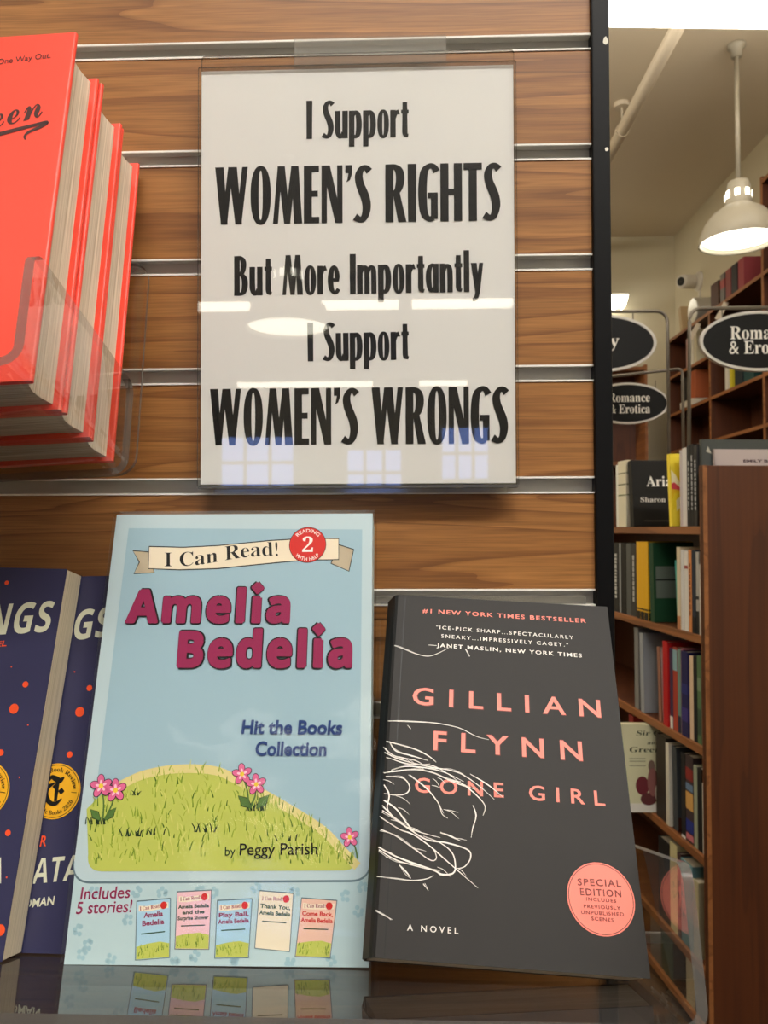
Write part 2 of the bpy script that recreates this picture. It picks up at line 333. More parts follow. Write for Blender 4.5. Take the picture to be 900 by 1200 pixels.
# ================================================================== THE ROOM
XW, YB, YF, XL, ZC = 2.53, 7.3, -13.2, -5.0, 2.77+CZ
struct('floor', MB().box(XL, XW, YF, YB, -.1, 0, 'floor_lino'))
struct('ceiling', MB().box(XL, XW, YF, YB, ZC, ZC+.1, 'ceiling_paint'))
struct('wall_right', MB().box(XW, XW+.1, YF, YB, 0, ZC, 'wall_paint'))
struct('wall_back', MB().box(XL, XW+.1, YB, YB+.1, 0, ZC, 'wall_paint'))
struct('wall_left', MB().box(XL-.1, XL, YF, YB, 0, ZC, 'wall_paint'))
struct('wall_front', MB().box(XL, XW, YF-.1, YF, 0, ZC, 'wall_paint'))
for i, (xa, xb, za, zb) in enumerate([(-3.5, -2.1, .75, 1.75), (-1.15, -.1, .6, 1.5), (.6, 1.5, .9, 1.9)]):
    b = MB(); b.box(xa, xb, YF+.0, YF+.02, za+CZ, zb+CZ, 'window_glow')
    n = 3
    for k in range(n+1):
        x = xa+(xb-xa)*k/n; b.box(x-.03, x+.03, YF+.005, YF+.05, za+CZ, zb+CZ, 'white_enamel')
    for z in (za, (za+zb)/2, zb): b.box(xa-.03, xb+.03, YF+.005, YF+.055, z-.03+CZ, z+.03+CZ, 'white_enamel')
    struct('window_%d' % (i+1), b)

# ------------------------------------------------------------------ strip lights and pendants
def strip(xa, xb, y, z, label, h=.10, d=.24, glow='tube_glow', turn=0):
    t = thing('strip_light', label, 'ceiling light', (xa, y, z), Matrix.Rotation(turn, 3, 'Z'), group='long fluorescent strip lights')
    L = xb-xa
    MB().box(0, L, -d/2, d/2, 0, h, glow).build('diffuser', t)
    MB().box(-.02, L+.02, -d/2-.01, d/2+.01, h, h+.05, 'white_enamel').build('housing', t)
    for x in (L*.15, L*.85): MB().tube([(x, 0, h+.05), (x, 0, 2.77-z)], .008, 'white_enamel', 8).build('hanger_rod', t)
strip(.45, 2.45, 3.5, onY(800, 25, 3.62).z, 'blazing white strip light hanging high above the background bookcases', h=.16, turn=R(3.2))
strip(-.7, 2.3, -1.15, 2.4, 'long white strip light hanging overhead in front of the slatted wall', glow='key_glow')
strip(-4.2, -1.6, -1.15, 2.4, 'long white strip light overhead, left of the one above the slatted wall')
strip(-2.6, .1, 2.6, 2.15, 'added unseen strip light behind the slatted wall, nearer row', h=.2, glow='added_fill_glow')  # this one and the next: unseen, added to brighten the background ceiling and walls
strip(-2.6, .1, 5.4, 2.15, 'added unseen strip light behind the slatted wall, by the back wall', h=.2, glow='added_fill_glow')
strip(-1.05, -.1, -7.4, 2.45, 'short strip light mirrored in the middle of the clear poster holder', h=.06, d=.16)
strip(.05, 1.15, -7.4, 2.45, 'strip light mirrored at the right of the clear poster holder', h=.06, d=.16)
strip(-2.4, -1.75, -7.4, 2.45, 'strip light mirrored at the left edge of the clear poster holder', h=.06, d=.16)
strip(-2.9, -.6, -12.0, 2.45, 'farthest strip light mirrored low in the clear poster holder', h=.06, d=.16)
strip(.2, 1.0, -12.0, 2.45, 'far short strip light mirrored above the last poster word', h=.06, d=.16)

def pendant(x, y, z, dia, label, top=2.77):
    t = thing('pendant_lamp', label, 'pendant lamp', (x, y, z), group='white dome pendant lamps'); r = dia/2
    prof = [(r, 0), (r, .012), (r*.97, .05*dia/.43), (r*.86, .11*dia/.43), (r*.66, .165*dia/.43), (r*.42, .20*dia/.43), (r*.33, .212*dia/.43)]
    inner = [(a-.006, b) for a, b in prof[::-1]]
    MB().lathe(prof+[(prof[-1][0]-.006, prof[-1][1])]+inner+[prof[0]], 'shade_enamel', 48).build('shade', t, smooth=True)
    k = dia/.43; z0 = .212*k
    n = MB().lathe([(r*.33, z0), (r*.33, z0+.02), (r*.30, z0+.11*k), (r*.26, z0+.135*k), (r*.10, z0+.15*k), (0.001, z0+.15*k)], 'shade_enamel', 32)
    neck = n.build('neck', t, smooth=True)
    for j in range(8):
        v = MB()
        a = 2*math.pi*j/8+.3; c = Vector((math.cos(a), math.sin(a), 0))*r*.318; q = Vector((-math.sin(a), math.cos(a), 0))*.012*k
        up = Vector((0, 0, .02*k)); c.z = z0+.055*k; o = Vector((math.cos(a), math.sin(a), .06))*.0035
        v.add([c-q-up+o, c+q-up+o, c+q+up+o, c-q+up+o], [(0, 1, 2, 3)], 'bulb_glow'); v.build('vent_slot', neck)
    MB().lathe([(.001, .035), (r*.93, .035), (r*.93, .03), (.001, .03)], 'bulb_glow', 40).build('lit_diffuser', t)
    MB().tube([(0, 0, z0+.14*k), (0, 0, top-z-.02)], .013, 'shade_enamel', 12).build('stem', t, smooth=True)
    MB().lathe([(.001, top-z-.07), (.03, top-z-.07), (.032, top-z-.03), (.05, top-z-.015), (.05, top-z), (.001, top-z)], 'shade_enamel', 24).build('ceiling_rose', t, smooth=True)
p = onY(866, 278, 4.4); pendant(p.x, 4.4, p.z-.03, .43, 'white dome pendant lamp hanging above the oval signs')
pendant(-.88, -4.6, 1.48, .64, 'wide white dome pendant mirrored as a pale ellipse in the poster holder')

# pipe under the ceiling
a, b_ = onY(800, 30, 3.97), onY(717, 170, 5.2)
t = thing('ceiling_pipe', 'thick white pipe running under the ceiling behind the strip light', 'pipe', (1.4, 2.2, 2.59))
MB().tube([(0, 0, 0), (0, 5.1, 0)], .038, 'white_pipe', 20).build('pipe_run', t, smooth=True)
q = onX(729, 148, 1.4)
MB().lathe([(.045, -.012), (.045, .012), (.038, .012), (.038, -.012), (.045, -.012)], 'white_pipe', 24).build('hanger_ring', t).matrix_local = Matrix.Translation((0, q.y-2.2, 0)) @ Matrix.Rotation(R(90), 4, 'X')
MB().tube([(0, q.y-2.2, .04), (0, q.y-2.2, .17)], .006, 'white_pipe', 8).build('hanger_rod', t)
MB().lathe([(.001, .15), (.05, .15), (.05, .18), (.001, .18)], 'white_pipe', 20, (0, q.y-2.2, 0)).build('ceiling_plate', t)

# small bright wall light, and the security camera
p = onY(723, 356, YB-.14)
t = thing('wall_light', 'small bright white light on the far back wall beside the black trim', 'wall light', (p.x, YB-.14, p.z))
MB().hexa([(a*.5, b, c*.5) for a, b, c in [(-.12, -.10, -.10), (.10, -.10, -.10), (.10, .05, -.10), (-.12, .05, -.10), (-.16, -.12, .10), (.15, -.12, .10), (.15, .08, .10), (-.16, .08, .10)]], 'bulb_glow').build('lamp_glass', t)
MB().box(-.085, .08, -.11, .14, .05, .07, 'white_enamel').build('lamp_cap', t); MB().box(-.02, .02, -.05, .0, -.08, -.05, 'white_enamel').build('finial', t)
p = onX(806, 330, XW-.10)
t = thing('security_camera', 'white bullet security camera with a black lens high on the far wall', 'security camera', p)
M_ = Matrix.Rotation(R(205), 4, 'Z') @ Matrix.Rotation(R(90), 4, 'Y')
def aim(o): o.matrix_local = Matrix.Rotation(R(-150), 4, 'Z') @ Matrix.Rotation(R(98), 4, 'Y')
o = MB().lathe([(.001, -.13), (.045, -.13), (.06, -.08), (.06, .07), (.055, .085), (.04, .085), (.001, .08)], 'white_enamel', 28).build('body', t, smooth=True); aim(o)
o = MB().lathe([(.001, .09), (.036, .09), (.036, .075), (.001, .075)], 'ink', 24).build('lens', t); aim(o)
MB().lathe([(.001, 0), (.085, 0), (.085, .02), (.06, .03), (.001, .03)], 'white_enamel', 28).build('mount_plate', t).matrix_local = Matrix.Translation((.10, .0, 0)) @ Matrix.Rotation(R(-90), 4, 'Y')
MB().tube([(.085, 0, 0), (.03, .03, 0)], .02, 'white_enamel', 12).build('bracket', t)
MB().box(.085, .10, -.03, .0, -.75, -.08, 'white_enamel').build('cable_cover', t)

# ================================================================== BOOKS (generic builder for the background rows)
def bmat(rgb):
    n = 'cloth_%d_%d_%d' % tuple(rgb)
    if n not in MATS: plain(n, rgb, .5, spec=.25)
    return n
def spine_book(label, rgb, y, z, t, h, d, x, group, name='book', band=None, tilt=0, textcol=None):
    """book in a shelf row: spine towards -X, front cover towards the reader (-Y); origin at its foot"""
    if TURN: y, t = Y0+(y-Y0)*.66, t*.66
    o = thing(name, label, 'book', (x, y, z), Matrix.Rotation(tilt, 3, 'X'), group)
    o.location.z += .0008+abs(math.sin(tilt))*t; m = bmat(rgb); c = MB(); b = .0025
    c.box(0, d, 0, b, 0, h, m); c.box(0, d, t-b, t, 0, h, m); c.box(-.002, b, 0, t, 0, h, m)
    if band:
        for z0, z1, col in band:
            c.box(-.0026, -.002, .001, t-.001, h*z0, h*z1, bmat(col)); c.box(.0, d, -.0004, 0, h*z0, h*z1, bmat(col))
    if textcol:                              # lines of spine type as small printed bars of the spine's own ink
        zz = h*.2
        while zz < h*.8:
            l = rnd.uniform(.006, .018); c.box(-.0027, -.002, t*.35, t*.65, zz, zz+l, bmat(textcol)); zz += l+.004
    c.build('cover', o, bevel=.0008)
    MB().box(b, d-.003, b, t-b, .003, h-.003, 'pages_cream').build('page_block', o)
    return o
def face_book(label, rgb, x0, y, z, w_, h, t, group, art=None, name='book', lean=R(3), yaw=0):
    """book whose front cover looks at the reader"""
    if TURN and y > Y0+.04: y = Y0+(y-Y0)*.66
    M = rotm(lean, yaw, 0); o = thing(name, label, 'book', (x0, y, z), M, group); o.location.z += .0009+t*math.sin(lean); m = bmat(rgb); c = MB()
    c.box(0, w_, 0, .002, 0, h, m); c.box(0, w_, t-.002, t, 0, h, m); c.box(-.001, .002, 0, t, 0, h, m)
    if art: art(c, w_, h)
    c.build('cover', o)
    MB().box(.002, w_-.003, .002, t-.002, .003, h-.003, 'pages_cream').build('page_block', o)
    return o

# ================================================================== LOW BOOKCASE (right, behind)
XB, Y0, Y1 = .82, 2.19, 3.78
TURN = Matrix.Translation((XB, Y0, 0)) @ Matrix.Rotation(R(6.5), 4, 'Z') @ Matrix.Translation((-XB, -Y0, 0))
zs = [onX(815, y, .835).z for y in (617, 741, 866, 988, 1112)]
zt = onY(815, 546, Y0).z
t = thing('low_bookcase', 'long brown wooden bookcase behind the slatted wall, end panel towards us', 'bookcase', (XB, Y0, -CZ))
MB().box(0, .62, -.022, 0, 0, zt+CZ, 'case_wood').build('side_panel', t, bevel=.002)
MB().box(0, .62, Y1-Y0, Y1-Y0+.022, 0, zt+CZ, 'case_wood').build('side_panel', t, bevel=.002)
MB().box(.30, .32, 0, Y1-Y0, 0, zs[0]+CZ, 'case_wood').build('back_panel', t)
MB().box(.0, .012, -.0225, -.0005, 0, zt+CZ, 'case_wood_light').build('edge_strip', t)
for z in zs+[-1.39]:
    MB().box(.012, .30, 0, Y1-Y0, z+CZ-.022, z+CZ, 'case_wood').build('shelf', t).data.materials.append(MATS['case_wood_light'])
    MB().box(.0, .012, 0, Y1-Y0, z+CZ-.022, z+CZ, 'case_wood_light').build('edge_strip', t)
    MB().box(.32, .62, 0, Y1-Y0, z+CZ-.022, z+CZ, 'case_wood').build('shelf', t)

def txt_art(lines, extra=None):
    def f(c, w_, h):
        if extra: extra(c, w_, h)
        for s_, u0, u1, v, cap, col, ser in lines:
            put(c, BOLD(s_) if ser else s_, (w_*u0, h*v), (w_*u1, h*v), h*cap, bmat(col), .0006)
    return f
G1 = 'books on the top of the low bookcase'
zt1 = zs[0]
yy = Y0+.049
row = [('dark grey paperback with white spine lines, first against the low bookcase end panel', (46, 44, 44), .030, .232, (200, 200, 200)),
       ('black paperback second from the end panel on the top shelf of the low bookcase', (28, 28, 30), .026, .238, (190, 190, 190)),
       ('black paperback with grey spine type, third from the end panel, top shelf', (38, 37, 38), .030, .236, (170, 170, 165)),
       ('thick white paperback beside the black paperbacks on top of the low bookcase', (216, 210, 204), .040, .232, None),
       ('thin pale mauve paperback between the white one and the flowered one', (196, 184, 184), .022, .228, None)]
for lb, c, th, h, tc_ in row:
    spine_book(lb, c, yy, zt1, th, h, .16, XB+.012, G1, textcol=tc_); yy += th+.003
def flower(c, w_, h):
    for k in range(26):
        a = 2*math.pi*k/13+.2+.24*(k//13); r0, r1 = .012, rnd.uniform(.05, .10); col = [(232, 206, 40), (240, 232, 190), (214, 70, 80), (230, 190, 30)][k % 4]
        cx, cy = w_*.3, h*.5; ca, sa = math.cos(a), math.sin(a); n = (-sa*.013, ca*.013)
        pts = [(cx+ca*r0, cy+sa*r0), (cx+ca*(r0+r1)/2+n[0], cy+sa*(r0+r1)/2+n[1]), (cx+ca*r1, cy+sa*r1), (cx+ca*(r0+r1)/2-n[0], cy+sa*(r0+r1)/2-n[1])]
        c.flat([(min(max(u, .001), w_-.001), min(max(v, .001), h-.001)) for u, v in pts], bmat(col), .0004+.00005*k)
    c.disc((w_*.3, h*.5), .014, bmat((250, 226, 80)), .0015, 16)
face_book('book with a bright yellow and pink flower cover on top of the low bookcase', (238, 214, 60), XB+.004, yy+.05, zt1, .14, .222, .02, G1, flower, lean=R(4))
ya = 2.89
def aria(c, w_, h):
    put(c, BOLD('Aria'), (w_*.34, h*.60), (w_*.98, h*.60), h*.155, bmat((235, 232, 226)), .0006)
    put(c, BOLD('Sharon O'), (w_*.18, h*.36), (w_*1.0, h*.36), h*.075, bmat((215, 210, 204)), .0006)
    c.box(w_*.25, w_*.85, -.0005, 0, h*.07, h*.085, bmat((70, 66, 60)))
face_book('black book with white serif title facing us on top of the low bookcase', (24, 23, 23), XB+.004, ya, zt1, .145, .228, .03, G1, aria, lean=R(5))
spine_book('thick cream book with green spine marks beside the black serif titled cover', (222, 214, 188), ya+.095, zt1, .11, .234, .13, XB+.004, G1, band=[(.63, .65, (120, 120, 90)), (.47, .49, (120, 126, 90)), (.8, .82, (120, 120, 90))])
spine_book('white book farthest along the top of the low bookcase, next to the trim', (232, 230, 222), ya+.215, zt1, .05, .225, .15, XB+.012, G1)
# above the end panel
def emily(c, w_, h):
    put(c, 'EMILY B', (w_*.50, h*.83), (w_*.93, h*.83), h*.035, bmat((70, 50, 60)), .0006, off=.03)
face_book('large dark grey book rising behind the brown end panel, cover towards us', (74, 77, 74), .838, 2.206, zt1, .26, .247, .012, G1, lambda c, w_, h: c.flat([(.012, h*.86), (.03, h*.83), (.018, h*.92)], bmat((180, 176, 160)), .0006), lean=R(.4))
face_book('pale mauve paperback in front of the dark grey book above the end panel', (186, 172, 168), .868, 2.193, zt1, .17, .218, .010, G1, emily, lean=R(.3))
face_book('cream paperback at the right edge above the brown end panel', (206, 196, 176), 1.043, 2.193, zt1, .13, .198, .010, G1, lean=R(.3))
face_book('black book with pale mark behind the cream paperback above the end panel', (26, 26, 28), 1.102, 2.206, zt1, .15, .228, .012, G1, lambda c, w_, h: c.disc((w_*.35, h*.96), .008, bmat((190, 190, 190)), .0005, 12, .003), lean=R(.4))

G2 = 'books on the second shelf of the low bookcase'
yy = Y0+.01
for lb, c, th, h, tc_, bd in [
    ('white paperback first beside the end panel on the second shelf', (214, 208, 200), .022, .20, None, None),
    ('grey book with black foot next to the end panel, second shelf', (172, 168, 160), .026, .235, None, [(0, .28, (20, 20, 20)), (.42, .46, (30, 30, 30))]),
    ('dark navy book on the second shelf beside the orange spine', (34, 42, 56), .034, .24, None, [(0, .2, (16, 16, 18))]),
    ('orange spined paperback on the second shelf of the low bookcase', (214, 140, 84), .026, .24, (90, 50, 30), None),
    ('tall white paperback nearest the orange spine on the second shelf', (214, 210, 204), .036, .235, None, [(.78, .82, (150, 60, 60))]),
    ('second tall white paperback from the orange spine, second shelf', (206, 204, 202), .030, .238, None, None),
    ('thick cream paperback with a rusty foot on the second shelf', (206, 192, 164), .034, .246, None, [(0, .16, (180, 120, 80))])]:
    spine_book(lb, c, yy, zs[1], th, h, .16 if th < .034 else .17, XB+.01, G2, band=bd, textcol=tc_); yy += th+.004
spine_book('thin teal paperback leaning on the second shelf of the low bookcase', (60, 160, 150), yy+.012, zs[1], .014, .205, .13, XB+.02, G2, tilt=R(-4)); yy += .045
face_book('dark green book with a grey picture band, cover towards us, second shelf', (28, 66, 42), XB+.004, 2.655, zs[1], .135, .256, .03, G2,
          lambda c, w_, h: (c.box(w_*.05, w_, -.0005, 0, h*.3, h*.7, bmat((104, 110, 100))), c.box(w_*.05, w_, -.001, -.0005, h*.52, h*.54, bmat((24, 30, 26)))), lean=R(2))
yy = 2.73
for k, wd in enumerate(('nearest', 'middle', 'farthest')):
    spine_book('%s of three yellow paperbacks with black feet on the second shelf' % wd, (224, 172, 30), yy, zs[1], .045, .258, .15, XB+.006, G2, band=[(0, .1, (24, 22, 20)), (.12, .14, (24, 22, 20))]); yy += .0465
for lb, c, th in [('plum coloured thin book left of the yellow paperbacks', (86, 60, 66), .026), ('dark grey book with white spine type left of the yellow paperbacks', (56, 56, 54), .06),
                  ('grey book third left of the yellow paperbacks', (84, 86, 84), .06), ('black book fourth left of the yellow paperbacks', (24, 24, 26), .07), ('pale grey book fifth left of the yellow paperbacks', (150, 152, 152), .02), ('black book at the far end of the second shelf', (30, 30, 32), .09)]:
    spine_book(lb, c, yy, zs[1], th, .25, .16, XB+.012, G2, textcol=(190, 190, 186) if 'type' in lb or 'far end' in lb else None); yy += th+.004

G3 = 'books on the third shelf of the low bookcase'
yy = Y0+.01
for lb, c, th, h, dx, bd in [
    ('grey book first beside the end panel on the third shelf', (120, 118, 116), .022, .225, 0, None),
    ('mottled green book near the end panel on the third shelf', (84, 112, 76), .034, .25, 0, [(.1, .4, (60, 80, 62)), (.6, .75, (120, 140, 110))]),
    ('black book between the green and the cream spine, third shelf', (26, 26, 30), .030, .246, 0, None),
    ('cream spined book beside the dark blue one, third shelf', (212, 186, 156), .034, .242, 0, None),
    ('large dark blue book with violet patches on the third shelf', (30, 30, 78), .062, .25, -.004, [(.18, .34, (60, 52, 120)), (.5, .62, (44, 50, 112))]),
    ('thin pink edged book beside the dark blue one, third shelf', (196, 120, 130), .012, .255, 0, None),
    ('sea green book with dark foot on the third shelf', (110, 136, 126), .030, .25, 0, [(0, .2, (40, 40, 60))]),
    ('brick red book with a pale blue head on the third shelf', (160, 62, 46), .044, .252, 0, [(.72, .97, (130, 164, 172))]),
    ('slim dark violet book with a white foot on the third shelf', (70, 56, 82), .030, .245, 0, [(0, .15, (220, 216, 210))]),
    ('bright red book on the third shelf of the low bookcase', (178, 30, 32), .050, .262, -.006, None)]:
    spine_book(lb, c, yy, zs[2], th, h, .16, XB+.012+dx, G3, band=bd); yy += th+.003
def lady(c, w_, h):
    c.disc((w_*.40, h*.66), .016, bmat((26, 20, 20)), .0005, 16, .03); c.disc((w_*.55, h*.3), .02, bmat((224, 206, 190)), .0006, 16, .036)
    c.flat([(w_*.02, 0), (w_*.02, h), (w_*.12, h), (w_*.12, 0)], bmat((220, 212, 204)), .0004)
face_book('brown picture cover with a dark round shape facing us on the third shelf', (150, 104, 84), XB+.012, yy+.035, zs[2], .12, .235, .02, G3, lady, lean=R(3))
face_book('plain pale grey cover facing us at the far end of the third shelf', (150, 154, 158), XB+.008, yy+.22, zs[2], .15, .262, .028, G3, lean=R(2))
spine_book('grey spine farthest along the third shelf beside the pale cover', (126, 124, 122), yy+.30, zs[2], .05, .275, .15, XB+.012, G3)

G4 = 'books on the fourth shelf of the low bookcase'
yy = Y0+.01
for lb, c, th, h, bd in [
    ('white book against the end panel on the fourth shelf', (205, 204, 196), .026, .20, None),
    ('black book near the end panel on the fourth shelf', (22, 22, 24), .038, .235, None),
    ('sage green edged book on the fourth shelf', (146, 152, 130), .030, .235, None),
    ('book with a colourful red, blue and yellow picture spine, fourth shelf', (60, 46, 48), .070, .252, [(.72, .86, (130, 40, 36)), (.38, .58, (206, 158, 88)), (.12, .26, (34, 50, 130)), (.03, .1, (190, 110, 120)), (.6, .68, (96, 120, 150))]),
    ('slim black book with a white edge on the fourth shelf', (30, 30, 32), .040, .25, [(0, .03, (220, 220, 220))])]:
    spine_book(lb, c, yy, zs[3], th, h, .16, XB+.012, G4, band=bd); yy += th+.004
face_book('dark slate book with a brown foot facing us on the fourth shelf', (62, 66, 70), XB+.014, yy+.04, zs[3], .13, .25, .028, G4, lambda c, w_, h: c.box(.001, w_, -.0006, 0, .001, h*.16, bmat((66, 34, 26))), lean=R(2))
spine_book('white spine beside the dark slate book on the fourth shelf', (206, 200, 184), yy+.105, zs[3], .034, .252, .14, XB+.008, G4)
spine_book('thick dark brown box like book on the fourth shelf', (52, 44, 38), yy+.145, zs[3], .11, .262, .15, XB+.012, G4)
def gawain(c, w_, h):
    ink = bmat((60, 66, 50))
    put(c, BOLD('Sir Ga'), (w_*.30, h*.87), (w_*.92, h*.87), h*.055, ink, .0006, shear=.2)
    put(c, BOLD('and'), (w_*.52, h*.77), (w_*.78, h*.77), h*.04, ink, .0006, shear=.2)
    put(c, BOLD('Green'), (w_*.14, h*.68), (w_*.80, h*.68), h*.06, ink, .0006, shear=.2)
    for v in (.60, .57, .52): c.box(w_*.14, w_*.48, -.0005, 0, h*v, h*(v+.012), bmat((150, 150, 126)))
    for u, v, r, r2, col in [(.40, .30, .022, .03, (110, 44, 50)), (.62, .34, .018, .045, (140, 90, 84)), (.60, .52, .011, .02, (120, 96, 84)), (.52, .15, .026, .02, (96, 50, 50)), (.74, .22, .014, .03, (214, 200, 176))]: c.disc((w_*u, h*v), r, bmat(col), .0006+u*.0004, 18, r2)
    c.box(w_*.01, w_*.99, -.0004, 0, .001, h*.1, bmat((222, 218, 206)))
    c.box(w_*.9, w_, -.0008, -.0002, h*.2, h*.45, bmat((214, 130, 170))); c.box(w_*.9, w_, -.0008, -.0002, h*.72, h*.95, bmat((110, 160, 196)))
face_book('cream book with old fashioned title and red figures facing us, fourth shelf', (208, 204, 166), XB-.088, 2.72, zs[3], .155, .28, .03, G4, gawain, lean=R(3), yaw=R(-6))
spine_book('red spine at the far end of the fourth shelf', (150, 46, 44), 2.95, zs[3], .06, .27, .15, XB+.012, G4)
G5 = 'books on the lowest visible shelf'
yy = Y0+.02
for lb, c, th, h in [('olive cream paperback on the lowest visible shelf behind the acrylic wall', (176, 166, 134), .05, .215), ('pale teal paperback seen through the clear acrylic tray wall', (96, 134, 142), .11, .245), ('dark plum book between the teal and the cream book, lowest shelf', (74, 52, 54), .03, .25), ('cream book with yellow spine on the lowest visible shelf', (206, 196, 150), .07, .265), ('black book at the far end of the lowest visible shelf', (26, 25, 26), .12, .25)]:
    spine_book(lb, c, yy+.06, zs[4], th, h, .17, XB+.012, G5); yy += th+.004

G6 = 'books on the bottom shelf of the low bookcase'
yy = Y0+.02
for lb, c, th in [('dark brown book nearest us on the bottom shelf seen through the acrylic', (60, 44, 34), .10), ('cream book on the bottom shelf seen through the acrylic', (176, 164, 136), .08), ('black book in the middle of the bottom shelf', (30, 28, 28), .12), ('dull green book on the bottom shelf, farther back', (60, 74, 60), .12), ('grey book farthest back on the bottom shelf', (96, 92, 88), .12)]:
    spine_book(lb, c, yy, -1.39, th, zs[4]+1.39-.034, .17, XB+.012, G6); yy += th+.004
TURN = None
# ================================================================== OVAL SIGNS
def oval_board(t, cx, cz, rx, rz, lines, y=0, hooks=()):
    n = 56; ell = lambda k, yy_: [(cx+rx*k*math.cos(2*math.pi*i/n), yy_, cz+rz*k*math.sin(2*math.pi*i/n)) for i in range(n)]
    MB().prism(ell(1, y-.006), (0, .012, 0), 'sign_black').build('board', t)
    m = MB(); a = [ell(1.0, y-.008), ell(1.03, y-.008), ell(1.03, y+.008), ell(1.0, y+.008)]
    ks = [(.955, y-.008), (1.03, y-.008), (1.03, y+.008), (.955, y+.008)]
    rk = (rz*.05)
    rings = [[(cx+(rx+d)*math.cos(2*math.pi*i/n), yy_, cz+(rz+d)*math.sin(2*math.pi*i/n)) for i in range(n)] for d, yy_ in [(-rk, y-.009), (rk, y-.009), (rk, y+.009), (-rk, y+.009)]]
    m.add([q for r_ in rings for q in r_], [(a_*n+i, a_*n+(i+1) % n, ((a_+1) % 4)*n+(i+1) % n, ((a_+1) % 4)*n+i) for a_ in range(4) for i in range(n)], 'sign_rim'); m.build('rim', t)
    m = MB()
    for s_, x0, x1, z0, cap in lines: put(m, BOLD(s_), (cx+rx*x0, cz+rz*z0), (cx+rx*x1, cz+rz*z0), rz*cap, 'sign_letter', .0075-y)
    m.build('lettering', t)
    for hx, z0, z1 in hooks: MB().tube([(hx, y, z0), (hx, y, z1)], .0025, 'rod_metal', 8).build('hook', t)
def bent(pts, r=.05, k=6):
    P = [Vector(p) for p in pts]; out = [P[0]]
    for i in range(1, len(P)-1):
        a, b_, c = P[i-1], P[i], P[i+1]; u, v = (a-b_).normalized(), (c-b_).normalized(); s_, e = b_+u*r, b_+v*r
        for j in range(k+1): t_ = j/k; out.append(s_*(1-t_)**2+b_*2*t_*(1-t_)+e*t_*t_)
    return out+[P[-1]]
# big sign, right
Ys = 2.7; L_ = onY(821, 402, Ys); top = onY(860, 361, Ys).z; bot = zs[0]+.0008
pl = onY(805, 450, Ys).x
t = thing('hanging_sign', 'large black oval section sign at the right edge, wording cut off', 'sign', (pl, Ys, bot), group='black oval section signs')
rz = (onY(860, 367, Ys).z-onY(860, 434, Ys).z)/2; cz = (onY(860, 367, Ys).z+onY(860, 434, Ys).z)/2-bot; rx = rz*1.98; cx = L_.x-pl+rx
oval_board(t, cx, cz, rx, rz, [('Romance', -.50, .62, .07, .45), ('& Erotica', -.52, .62, -.44, .45)], 0, [(cx-.62*rx, cz+rz*.78, top-bot), (cx+.62*rx, cz+rz*.78, top-bot)])
MB().tube(bent([(0, 0, 0), (.012, 0, top-bot), (cx*2, 0, top-bot)], .045), .0065, 'rod_metal', 12).build('bent_rod', t, smooth=True)
MB().lathe([(.001, 0), (.035, 0), (.035, .008), (.001, .008)], 'rod_metal', 20).build('foot_plate', t)
# sign ending in y
Ys = 3.0; top = onY(740, 365, Ys).z; pr = onY(783, 450, Ys).x
t = thing('hanging_sign', 'black oval sign half hidden by the black trim, showing a single white letter', 'sign', (pr, Ys, bot), group='black oval section signs')
zt_, zb_ = onY(730, 371, Ys).z, onY(730, 434, Ys).z; rz = (zt_-zb_)/2*1.02; cz = (zt_+zb_)/2-bot; rx = rz*1.95; cx = onY(767, 402, Ys).x-pr-rx
e = onY(725, 402, Ys).x-pr
oval_board(t, cx, cz, rx, rz, [('y', (e-.038-cx)/rx, (e-cx)/rx, -.14, .46)], 0, [(onY(742, 380, Ys).x-pr, cz+rz*.7, top-bot)])
MB().tube(bent([(0, 0, 0), (0, 0, top-bot), (cx-rx-.05, 0, top-bot)], .05), .0065, 'rod_metal', 12).build('bent_rod', t, smooth=True)
MB().lathe([(.001, 0), (.035, 0), (.035, .008), (.001, .008)], 'rod_metal', 20).build('foot_plate', t)
# small sign
Ys = 3.4; pr = onY(800, 450, Ys).x
t = thing('hanging_sign', 'smaller black oval sign with two white words, below the half hidden one', 'sign', (pr, Ys, bot), group='black oval section signs')
zt_, zb_ = onY(735, 450, Ys).z, onY(735, 496, Ys).z; rz = (zt_-zb_)/2; cz = (zt_+zb_)/2-bot; rr = onY(782, 472, Ys).x-pr; x0 = onY(716, 480, Ys).x-pr; rx = rz*2.0; cx = rr-rx
e = onY(761, 470, Ys).x-pr
oval_board(t, cx, cz, rx, rz, [('Romance', (x0-.012-cx)/rx, (e-cx)/rx, .08, .44), ('& Erotica', (x0-.006-cx)/rx, (e-cx)/rx, -.50, .44)], 0, [(onY(768, 455, Ys).x-pr, cz+rz*.6, onY(768, 446, Ys).z-bot)])
za, zb2 = onY(717, 445, Ys).z-bot, onY(800, 432, Ys).z-bot
MB().tube(bent([(0, 0, 0), (0, 0, zb2), (cx-rx-.05, 0, za)], .03), .0065, 'rod_metal', 12).build('bent_rod', t, smooth=True)
MB().lathe([(.001, 0), (.035, 0), (.035, .008), (.001, .008)], 'rod_metal', 20).build('foot_plate', t)

